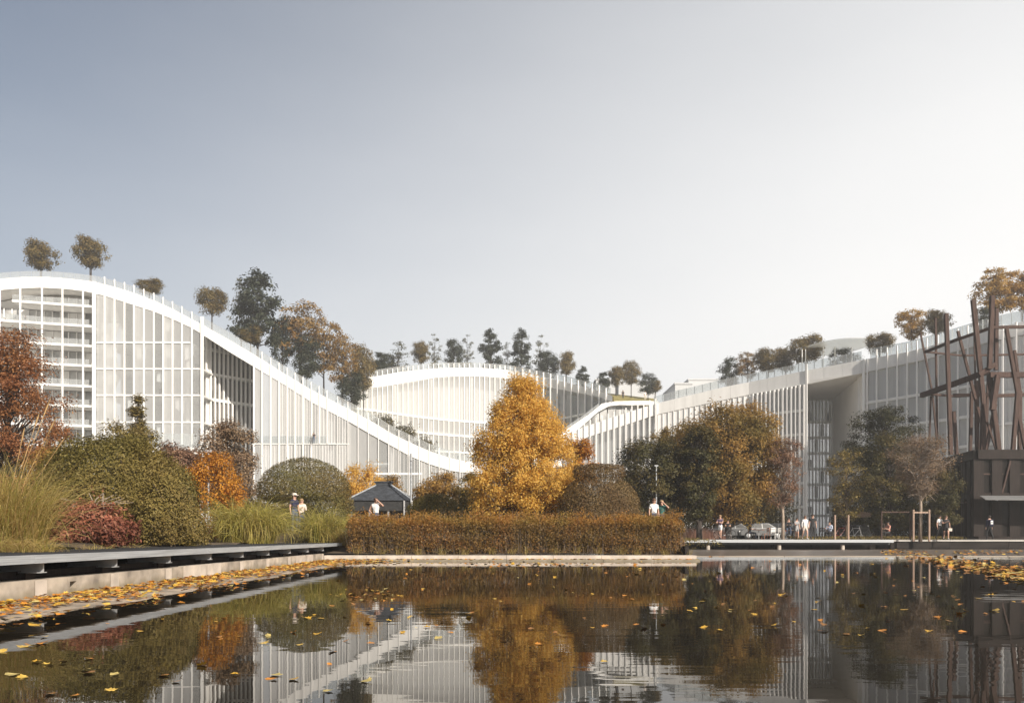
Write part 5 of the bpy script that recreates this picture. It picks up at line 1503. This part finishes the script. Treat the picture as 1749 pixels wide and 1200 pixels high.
# ------------------------------------------------------------------ people
SKIN = solid('skin', (.50, .30, .22), .6, .08, 6)
HAIRS = {'dark': solid('dark_hair', (.03, .02, .015), .6, .2, 8), 'brown': solid('brown_hair', (.12, .06, .03), .6, .2, 8), 'fair': solid('fair_hair', (.34, .22, .11), .6, .2, 8)}
CLOTH = {k_: solid('cloth_' + k_, c, .85, .08, 6) for k_, c in dict(white=(.75, .75, .74), black=(.02, .02, .022), navy=(.016, .018, .05), grey=(.32, .32, .33), jeans=(.07, .09, .14), salmon=(.50, .22, .17),
         teal=(.05, .16, .14), plum=(.13, .09, .14), pale=(.62, .55, .48), sky=(.45, .50, .62)).items()}
DG = bpy.context.evaluated_depsgraph_get
def person(loc, rz, label, top, bottom, hair='dark', sleeve='short', legs='long', h=1.7, pose='stand', arms=('down', 'down'), cap=None, longhair=False, shoes='black', bag=None, group=None):
    """one continuous skinned body; cloth and skin are areas of it, hair (and a cap or bag) is a child"""
    o = empty('person', loc, rz, label, 'person', group)
    s = h / 1.7
    sit = pose == 'sit'; walk = pose == 'walk'
    pz = .93 if not sit else .56
    J = {'pelvis': (0, 0, pz), 'waist': (0, .0, pz + .19), 'chest': (0, .01, pz + .39), 'neck': (0, 0, pz + .545), 'head': (0, -.02, pz + .63), 'crown': (0, -.015, pz + .72)}
    rad = {'pelvis': (.145, .10), 'waist': (.12, .09), 'chest': (.15, .105), 'neck': (.05, .05), 'head': (.072, .085), 'crown': (.072, .082)}
    E = [('pelvis', 'waist'), ('waist', 'chest'), ('chest', 'neck'), ('neck', 'head'), ('head', 'crown')]
    for sd_, sx in (('l', -1), ('r', 1)):
        k_ = 0 if sx < 0 else 1
        a = arms[k_]
        sh_ = Vector((sx * .175, .01, pz + .455)); J['sh' + sd_] = sh_
        if a == 'down': el, wr = sh_ + Vector((sx * .05, .02, -.28)), sh_ + Vector((sx * .06, -.05, -.52))
        elif a == 'face': el, wr = sh_ + Vector((sx * .22, -.10, -.06)), Vector((sx * .12, -.15, pz + .66))
        elif a == 'hip': el, wr = sh_ + Vector((sx * .17, .05, -.25)), Vector((sx * .19, -.04, pz + .08))
        elif a == 'fwd': el, wr = sh_ + Vector((sx * .03, -.12, -.24)), sh_ + Vector((-sx * .05, -.38, -.20))
        elif a == 'chest': el, wr = sh_ + Vector((sx * .08, -.08, -.25)), Vector((sx * .02, -.22, pz + .33))
        else: el, wr = sh_ + Vector((sx * .05, -.2, -.18)), sh_ + Vector((sx * .0, -.42, -.05))
        J['el' + sd_] = el; J['wr' + sd_] = wr
        hd = (Vector(wr) - Vector(el)).normalized()
        J['hand' + sd_] = Vector(wr) + hd * .085
        rad.update({'sh' + sd_: (.062, .062), 'el' + sd_: (.042, .042), 'wr' + sd_: (.029, .026), 'hand' + sd_: (.036, .02)})
        E += [('chest', 'sh' + sd_), ('sh' + sd_, 'el' + sd_), ('el' + sd_, 'wr' + sd_), ('wr' + sd_, 'hand' + sd_)]
        hp = Vector((sx * .088, 0, pz - .04)); J['hip' + sd_] = hp
        if sit: kn, an = hp + Vector((sx * .04, -.42, .0)), hp + Vector((sx * .05, -.44, -.44))
        elif walk: kn, an = hp + Vector((sx * .01, -.12 * sx - .04, -.41)), hp + Vector((0, -.20 * sx + .08, -.81 + (.02 if sx > 0 else .06)))
        else: kn, an = hp + Vector((sx * .015, -.02, -.42)), hp + Vector((sx * .02, .02, -.82))
        J['kn' + sd_] = kn; J['an' + sd_] = an; J['toe' + sd_] = Vector(an) + Vector((sx * .03, -.17, -.045))
        rad.update({'hip' + sd_: (.092, .095), 'kn' + sd_: (.058, .06), 'an' + sd_: (.038, .042), 'toe' + sd_: (.036, .022)})
        E += [('pelvis', 'hip' + sd_), ('hip' + sd_, 'kn' + sd_), ('kn' + sd_, 'an' + sd_), ('an' + sd_, 'toe' + sd_)]
    names = list(J); idx = {n_: i for i, n_ in enumerate(names)}
    me = bpy.data.meshes.new('body'); me.from_pydata([tuple(Vector(J[n_]) * s) for n_ in names], [(idx[a], idx[b]) for a, b in E], [])
    me.skin_vertices.new() if hasattr(me.skin_vertices, 'new') else None
    tmp = bpy.data.objects.new('body_tmp', me); COL.objects.link(tmp)
    tmp.modifiers.new('skin', 'SKIN')
    if not me.skin_vertices:
        bpy.context.view_layer.objects.active = tmp
    lay = me.skin_vertices[0].data
    for n_ in names: lay[idx[n_]].radius = (rad[n_][0] * s, rad[n_][1] * s)
    lay[idx['pelvis']].use_root = True
    sub = tmp.modifiers.new('sub', 'SUBSURF'); sub.levels = 1; sub.render_levels = 1
    dg = DG(); dg.update()
    em = bpy.data.meshes.new_from_object(tmp.evaluated_get(dg), depsgraph=dg)
    bpy.data.objects.remove(tmp, do_unlink=True)
    mb = MB(); mb.v = [tuple(v.co) for v in em.vertices]; mb.f = [tuple(p_.vertices) for p_ in em.polygons]
    # areas: 0 skin, 1 top, 2 bottom, 3 shoes
    segs = [(a, b, Vector(J[a]) * s, Vector(J[b]) * s) for a, b in E]
    def area(c):
        best, bn, bt = 9, None, 0
        for a, b, A, B_ in segs:
            ab = B_ - A; t_ = max(0, min(1, (c - A).dot(ab) / ab.length_squared)); d_ = (c - A - ab * t_).length - .5 * (rad[a][0] * (1 - t_) + rad[b][0] * t_)
            if d_ < best: best, bn, bt = d_, (a, b), t_
        a, b = bn
        if b.startswith('toe') or (b.startswith('an') and bt > .93): return 3
        if a.startswith('hip'): return 2 if legs == 'long' or bt < {'shorts': .55, 'skirt': .75}.get(legs, 1) else 0
        if a.startswith('kn'): return 2 if legs == 'long' else 0
        if a == 'pelvis' and (b.startswith('hip') or bt < .35): return 2
        if a in ('pelvis', 'waist'): return 1
        if a == 'chest': return 1 if (b != 'neck' or bt < .45) else 0
        if a.startswith('sh'): return 1 if sleeve == 'long' or (sleeve == 'short' and bt < .55) else 0
        if a.startswith('el'): return 1 if sleeve == 'long' and bt < .9 else 0
        return 0
    mb.m = [area(Vector(p_.center)) for p_ in em.polygons]
    bpy.data.meshes.remove(em)
    hc_ = Vector(J['head']) * s
    mb.cur = 0
    for sd_, sx in (('l', -1), ('r', 1)):                     # palm with four unequal bent fingers and a thumb at its side
        w_, hd = Vector(J['wr' + sd_]) * s, Vector(J['hand' + sd_]) * s
        t_ = (hd - w_).normalized(); side = t_.cross(Vector((0, 0, 1)) if abs(t_.z) < .8 else Vector((1, 0, 0))).normalized(); nn = side.cross(t_)
        for i, ln_ in enumerate((.062, .074, .069, .052)):
            r0 = hd + side * (i - 1.5) * .017 * s - t_ * .01
            mb.tube([r0, r0 + (t_ * ln_ * .5 - nn * .006) * s, r0 + (t_ * ln_ * .85 - nn * .028) * s], [.0085 * s, .008 * s, .006 * s], 5)
        r0 = w_.lerp(hd, .45) - side * sx * .022 * s
        mb.tube([r0, r0 + (t_ * .025 - side * sx * .022) * s, r0 + (t_ * .052 - side * sx * .026) * s], [.011 * s, .010 * s, .007 * s], 5)
    nose = hc_ + Vector((0, -.098, .035)) * s
    mb.add([nose + Vector((-.014, .015, -.022)) * s, nose + Vector((.014, .015, -.022)) * s, nose + Vector((0, .016, .03)) * s, nose + Vector((0, -.016, -.014)) * s], [(0, 3, 2), (3, 1, 2), (0, 1, 3)])
    for sx in (-1, 1):
        e = hc_ + Vector((sx * .074, .01, .02)) * s
        mb.hexa([(e.x - .008, e.y - .02), (e.x + .008, e.y - .02), (e.x + .008, e.y + .02), (e.x - .008, e.y + .02)], [e.z - .03] * 4, [e.z + .03] * 4)
        mb.cur = 4; q = hc_ + Vector((sx * .03, -.082, .048)) * s
        mb.hexa([(q.x - .011, q.y - .004), (q.x + .011, q.y - .004), (q.x + .011, q.y + .02), (q.x - .011, q.y + .02)], [q.z - .006] * 4, [q.z + .006] * 4); mb.cur = 0
    mb.cur = 5; q = hc_ + Vector((0, -.084, -.016)) * s
    mb.hexa([(q.x - .022, q.y - .003), (q.x + .022, q.y - .003), (q.x + .022, q.y + .02), (q.x - .022, q.y + .02)], [q.z - .005] * 4, [q.z + .005] * 4)
    mb.build('body', [SKIN, CLOTH[top], CLOTH[bottom], CLOTH[shoes], HAIRS['dark'], CLOTH['salmon']], o, smooth=True)
    hm_ = MB(); c = Vector(J['crown']) * s + Vector((0, .014, -.025)) * s
    # hair: a dome over the back of the head
    rings = [(0.0, .098), (.03, .096), (.06, .080), (.085, .050), (.098, .012)]
    V = []; fs = []; nn_ = 14
    low = -.10 if not longhair else -.27
    for dz, r_ in [(low, .072 if not longhair else .085), (-.05, .094)] + rings:
        for q in range(nn_):
            a = 2 * math.pi * q / nn_
            y = math.sin(a) * r_ * 1.08; x = math.cos(a) * r_
            if dz < 0 and y < .01: y = .01 + .02 * (y < 0)
            V.append(tuple(c + Vector((x, y, dz)) * s))
    for r_ in range(6):
        for q in range(nn_):
            fs.append((r_ * nn_ + q, r_ * nn_ + (q + 1) % nn_, (r_ + 1) * nn_ + (q + 1) % nn_, (r_ + 1) * nn_ + q))
    fs.append(tuple(6 * nn_ + q for q in range(nn_)))
    hm_.add(V, fs); hm_.build('hair', HAIRS[hair], o, smooth=True)
    if cap:
        cm = MB(); cc = c + Vector((0, -.01, .02)) * s
        cm.lathe([(.108 * s, -.01), (.106 * s, .05 * s), (.08 * s, .09 * s), (.02 * s, .105 * s)], cc, 14)
        cm.hexa([(cc.x - .075, cc.y - .20), (cc.x + .075, cc.y - .20), (cc.x + .09, cc.y - .08), (cc.x - .09, cc.y - .08)], [cc.z - .008] * 4, [cc.z + .012] * 4)
        cm.build('cap', CLOTH[cap], o)
    if bag: 
        g_ = MB(); bz = Vector((0, .16, pz + .30)) * s
        g_.hexa([(-.15, bz.y - .05), (.15, bz.y - .05), (.13, bz.y + .09), (-.13, bz.y + .09)], [bz.z - .23] * 4, [bz.z + .20] * 4)
        bg_ = g_.build('backpack', CLOTH[bag], o)
        e_ = MB(); e_.box(-.085, .085, bz.y + .092, bz.y + .10, bz.z - .13, bz.z + .12); e_.build('pocket', CLOTH['white'], bg_)
        e_ = MB(); e_.lathe([(.028, 0), (.048, 0), (.048, .006), (.028, .006)], (0, 0, 0), 12)
        e_.v = [(v[0], bz.y + .1005 + v[2], bz.z + v[1] - .005) for v in e_.v]; e_.build('emblem', CLOTH['black'], bg_)
    return o
def PP(px, d, z=None):
    x = xw(px, d); return Vector((x, d, gz(x, d) if z is None else z))
person(PP(503, 37.6, 1.12), .9, 'person in dark t-shirt and pale cap behind the fountain grass', 'navy', 'jeans', cap='pale', h=1.76, arms=('down', 'down'))
person(PP(515, 38.0, 1.02), .3, 'person in pale top with raised hand beside the dark t-shirt person', 'pale', 'jeans', hair='fair', longhair=True, h=1.66, arms=('chest', 'fwd'), sleeve='long')
person(PP(642, 37.6, .98), -.2, 'person in white top with hand at the face before the kiosk', 'white', 'jeans', sleeve='none', arms=('hip', 'face'), h=1.72)
person(PP(1117, 37.5, 1.0), .2, 'person with auburn hair and white shirt under the lamp post', 'white', 'jeans', hair='brown', longhair=True, h=1.66)
person(PP(1130, 37.9, .98), -.5, 'person in teal top drinking beside the white shirt person', 'teal', 'jeans', hair='fair', arms=('down', 'face'), h=1.62)
person(PP(1230, 57.4, .70), -.6, 'person in white shorts walking a dark bicycle on the jetty', 'plum', 'white', legs='shorts', hair='fair', longhair=True, pose='walk', arms=('fwd', 'fwd'), h=1.72)
person(PP(1243, 57.9, .70), -.3, 'person in black crouching over the bicycle on the jetty', 'black', 'black', h=1.40, arms=('fwd', 'fwd'))
person(PP(1281, 62.3, .68), 1.3, 'person in black seated at the reddish table', 'black', 'jeans', pose='sit', arms=('fwd', 'fwd'))
person(PP(1347, 58.55, .98), -.3, 'person in dark jacket riding a bicycle towards the jetty', 'black', 'jeans', pose='sit', arms=('fwd', 'fwd'), sleeve='long', h=1.60)
person(PP(1361, 60.4, .68), .2, 'person in grey standing beside a grey bicycle', 'grey', 'grey', legs='shorts', h=1.60, arms=('fwd', 'down'))
person(PP(1375, 58.8, .70), .15, 'person in white jumper and pale shorts walking on the jetty', 'white', 'pale', sleeve='long', legs='shorts', hair='brown', longhair=True, pose='walk', h=1.70, shoes='white')
person(PP(1388, 59.0, .70), -.1, 'person all in black standing right of the white jumper', 'black', 'black', h=1.82)
person(PP(1417, 61.2, .68), -.9, 'person in pale blue shirt seated near the wooden post', 'sky', 'black', sleeve='long', pose='sit', arms=('fwd', 'chest'), h=1.75)
person(PP(1517, 61.8, .68), -1.2, 'person in salmon top seated left of the stake frame', 'salmon', 'black', pose='sit', arms=('fwd', 'fwd'), h=1.72)
person(PP(1605, 57.9, .68), .3, 'person in white top and black trousers left of the pair', 'white', 'black', longhair=True, pose='walk', arms=('down', 'chest'), h=1.72)
person(PP(1616, 57.6, .68), -.2, 'person in black short dress with bare legs by the shore', 'black', 'black', legs='shorts', longhair=True, hair='brown', pose='walk', arms=('chest', 'down'), h=1.70, shoes='pale')
person(PP(1690, 59.0, .68), math.pi + .1, 'person in navy with a white pocket backpack walking to the pavilion', 'navy', 'black', sleeve='long', bag='navy', pose='walk', h=1.74)
hb = empty('handbag', (xw(1622.5, 57.5), 57.5, .68 + .62), label='small pale handbag hanging at the side of the black dress', cat='handbag')
mb = MB(); mb.hexa([(-.13, -.05), (.13, -.05), (.13, .05), (-.13, .05)], [0] * 4, [.2] * 4); mb.build('pouch', CLOTH['pale'], hb)
mb = MB(); mb.tube([(-.10, 0, .2), (-.05, 0, .34), (.05, 0, .34), (.10, 0, .2)], .010, 4); mb.build('strap', CLOTH['black'], hb)
person(at(536, 757, 139.2), .4, 'tiny dark figure on the terrace of the left wing', 'black', 'jeans', h=1.9, arms=('fwd', 'down'))
person(at(1064, 683.5, 178), .2, 'tiny dark figure on the sloping roof lawn', 'black', 'black', h=2.2)
person(at(1102, 683.8, 172), .2, 'tiny pale figure at the right end of the roof lawn', 'white', 'pale', h=2.0)
person(at(43, 557 - .5, 138), .2, 'tiny dark figure on the left balcony second from the top', 'black', 'grey', h=1.75)
person(at(113, 625, 140.2), -.2, 'tiny dark figure on the fourth balcony near the white column', 'black', 'grey', h=1.75)

# ------------------------------------------------------------------ fallen leaves
LL = [solid('leaf_yellow', (.52, .30, .03), .6, .25, 12, bump=.2), solid('leaf_gold', (.58, .38, .07), .6, .25, 12), solid('leaf_orange', (.48, .19, .02), .6, .25, 12), solid('leaf_pale', (.46, .36, .12), .6, .25, 12), solid('leaf_brown', (.26, .12, .03), .7, .3, 12)]
def leaf_outline(seed):
    r = random.Random(seed)
    pts = []; wide = r.choice((.1, .3, .5, .75))
    for a, q in ((-90, .18), (-58, .55), (-35, .38), (-8, .92), (22, .48), (52, 1.0), (72, .55), (90, 1.12), (108, .55), (128, 1.0), (158, .48), (188, .92), (215, .38), (238, .55)):
        a = math.radians(a + r.uniform(-9, 9)); q = q * (1 - wide) + .8 * wide; pts.append((math.cos(a) * q * r.uniform(.8, 1.12), math.sin(a) * q * r.uniform(.8, 1.12)))
    return pts
def leaf_verts(seed, size, curl):
    r = random.Random(seed * 7 + 1); o = leaf_outline(seed); ph = r.uniform(0, 6.28)
    V = [(0, 0, .0)]
    for x, y in o:
        q = math.hypot(x, y)
        V.append((x * size, y * size, size * curl * .55 * (q * q) * (.5 + .5 * math.sin(2 * math.atan2(y, x) + ph))))
    fs = [(0, i, i + 1) for i in range(1, len(o))] + [(0, len(o), 1)]
    b = len(V); V += [(-.02 * size, -.15 * size, .01 * size), (.02 * size, -.15 * size, .01 * size), (.06 * size, -.75 * size, .03 * size)]
    fs.append((b, b + 2, b + 1))
    return V, fs
protoL = []
for i in range(10):
    V, fs = leaf_verts(i, .075, (.22, .35, .5, .9, .28, .4, .65, .25, .8, .45)[i]); mb = MB(); mb.add(V, fs)
    me = mb.mesh('fallen_leaf'); me.materials.append(LL[(0, 1, 0, 2, 4, 3, 0, 2, 1, 2)[i]]); protoL.append(me)
def put_leaf(x, y, z, s, label, group, k=None):
    o = bpy.data.objects.new('fallen_leaf', protoL[R.randrange(10) if k is None else k]); COL.objects.link(o)
    o.location = (x, y, z); o.scale = (s, s, s); o.rotation_euler = (R.gauss(0, .10), R.gauss(0, .10), R.uniform(0, 6.28))
    tag(o, label, 'leaf', group)
big = [(470, 1153, 1.1), (463, 1160, .9), (525, 1055, 1.1), (540, 1083, .9), (548, 1056, .8), (70, 1098, 1.3), (40, 1104, 1.2), (195, 1152, .8), (190, 1179, .9), (60, 1130, .9), (85, 1134, .9), (20, 1152, 1.1), (40, 1156, .9), (145, 1144, .8), (108, 1128, .8),
       (240, 1078, .7), (275, 1058, .8), (1690, 1016, 1.6), (1700, 1012, 1.2), (1672, 1022, .9), (1390, 1041, .9), (1545, 1041, 1.0), (1506, 1077, .9), (1600, 1054, .9), (1620, 1060, .9), (1365, 972, 1.0), (1366, 985, 1.0), (1334, 1016, 1.1), (1396, 1028, .9),
       (800, 1048, .9), (770, 1080, .8), (730, 1071, .9), (748, 1090, .9), (690, 1080, .7), (665, 1060, .7), (500, 1080, .7), (512, 1101, .7), (1445, 1083, .8), (1470, 1085, .7), (1585, 1078, .8), (1635, 1024, .8), (1650, 1043, .7), (1490, 980, 1.2), (1497, 985, .9),
       (1223, 1037, .7), (1249, 1041, .7), (1281, 1042, .6), (650, 960, .9), (920, 1100, .7), (860, 1095, .6), (1030, 1130, .7), (560, 1180, .8)]
for px, py, s in big:
    d = F * EYE / (py - HY); put_leaf(xw(px, d), d, .006, s * .78 * (d / 6.5) ** .35, 'yellow fallen leaf lying singly on the open dark water', 'single leaves on the open water')
ext = []
for i in range(95):                                           # along the left ledge, nearest first
    y = 5.2 + 11 * R.random() ** 1.5
    x = KX + R.uniform(.25, 2.1) + R.gauss(0, .12)
    ext.append((x, y, .03 + R.uniform(0, .02), R.uniform(.75, 1.3), 'fallen leaf in the orange drift on the ledge along the left pool wall', 'leaves on the left ledge'))
for i in range(60):
    t_ = R.random(); px = 1530 + 215 * t_ ** .9; py = 942 + 45 * t_ ** 1.4 + R.gauss(0, 5)
    py = max(938, py); d = F * EYE / (py - HY); ext.append((xw(px, d), d, .02, R.uniform(1.0, 1.9), 'golden fallen leaf in the long drift on the water at right', 'leaves drifting at the right shore'))
for e in ext: put_leaf(*e)
# the rest of the litter, too many to count
def litter(name, pts, label, szf):
    VV = []; FF = []; MM = []; b = 0
    for i, (x, y, z) in enumerate(pts):
        V, fs = leaf_verts(R.randrange(40), .075 * szf(y), R.uniform(.15, .7)); a = R.uniform(0, 6.28); ca, sa = math.cos(a), math.sin(a); tx, ty = R.gauss(0, .15), R.gauss(0, .15)
        VV += [(x + v[0] * ca - v[1] * sa, y + v[0] * sa + v[1] * ca, z + v[2] + v[0] * tx + v[1] * ty) for v in V]; FF += [tuple(b + q for q in f) for f in fs]
        m_ = R.choice((0, 0, 1, 2, 2, 2, 3, 4, 4)); MM += [m_] * len(fs); b += len(V)
    mb = MB(); mb.v, mb.f, mb.m = VV, FF, MM
    tag(mb.build(name, LL), label=label, cat='leaf litter', kind='stuff')
pts = []
for i in range(2700):
    y = 6 + 24 * R.random(); w = 2.1
    x = KX + .1 + abs(R.gauss(.75, .55)) * (.6 + .4 * math.sin(y * .9) ** 2); 
    if x < KX + .08 or x > KX + 2.6: continue
    pts.append((x, y, .028 + R.uniform(-.005, .03)))
for i in range(520):
    pts.append((KX + .15 + abs(R.gauss(0, 1.3)), KY - .35 - abs(R.gauss(0, 1.6)), .035))
for i in range(330):
    pts.append((R.uniform(KX, KR), KY - .62 + R.uniform(.02, .6), .066))
for i in range(90):
    pts.append((R.gauss(xw(900, 26), 1.2), R.gauss(27.5, 1.0), .006))
litter('leaf_litter', pts, 'drift of orange and yellow leaves along the left ledge and the kerb step', lambda y: 1.0 if y < 16 else 1.15)
pts = []
for i in range(560):
    t_ = R.random(); px = 1505 + 250 * t_; py = 941 + 44 * t_ ** 1.3 + R.gauss(0, 3.5 + 4 * t_)
    py = max(938.5, py); d = F * EYE / (py - HY); pts.append((xw(px, d), d, .02))
for i in range(110):
    px = R.uniform(1630, 1749); py = R.gauss(943, 2); d = F * EYE / (max(939, py) - HY); pts.append((xw(px, d), d, .02))
litter('leaf_litter', pts, 'long curved drift of golden leaves on the water near the right shore', lambda y: 1.6)
pts = []
for i in range(230):
    py = 950 + 130 * R.random() ** 1.6; px = R.uniform(560, 1749); d = F * EYE / (py - HY)
    pts.append((xw(px, d), d, .007))
for i in range(60):
    d = F * EYE / (R.gauss(1016, 6) - HY); pts.append((xw(R.gauss(628, 25), d), d, .007))
for i in range(30):
    d = F * EYE / (R.uniform(1040, 1190) - HY); pts.append((xw(R.uniform(0, 640), d), d, .007))
litter('leaf_litter', pts, 'scattered small leaves and flecks all over the pond', lambda y: R.uniform(.35, .8) * max(1, y / 14))
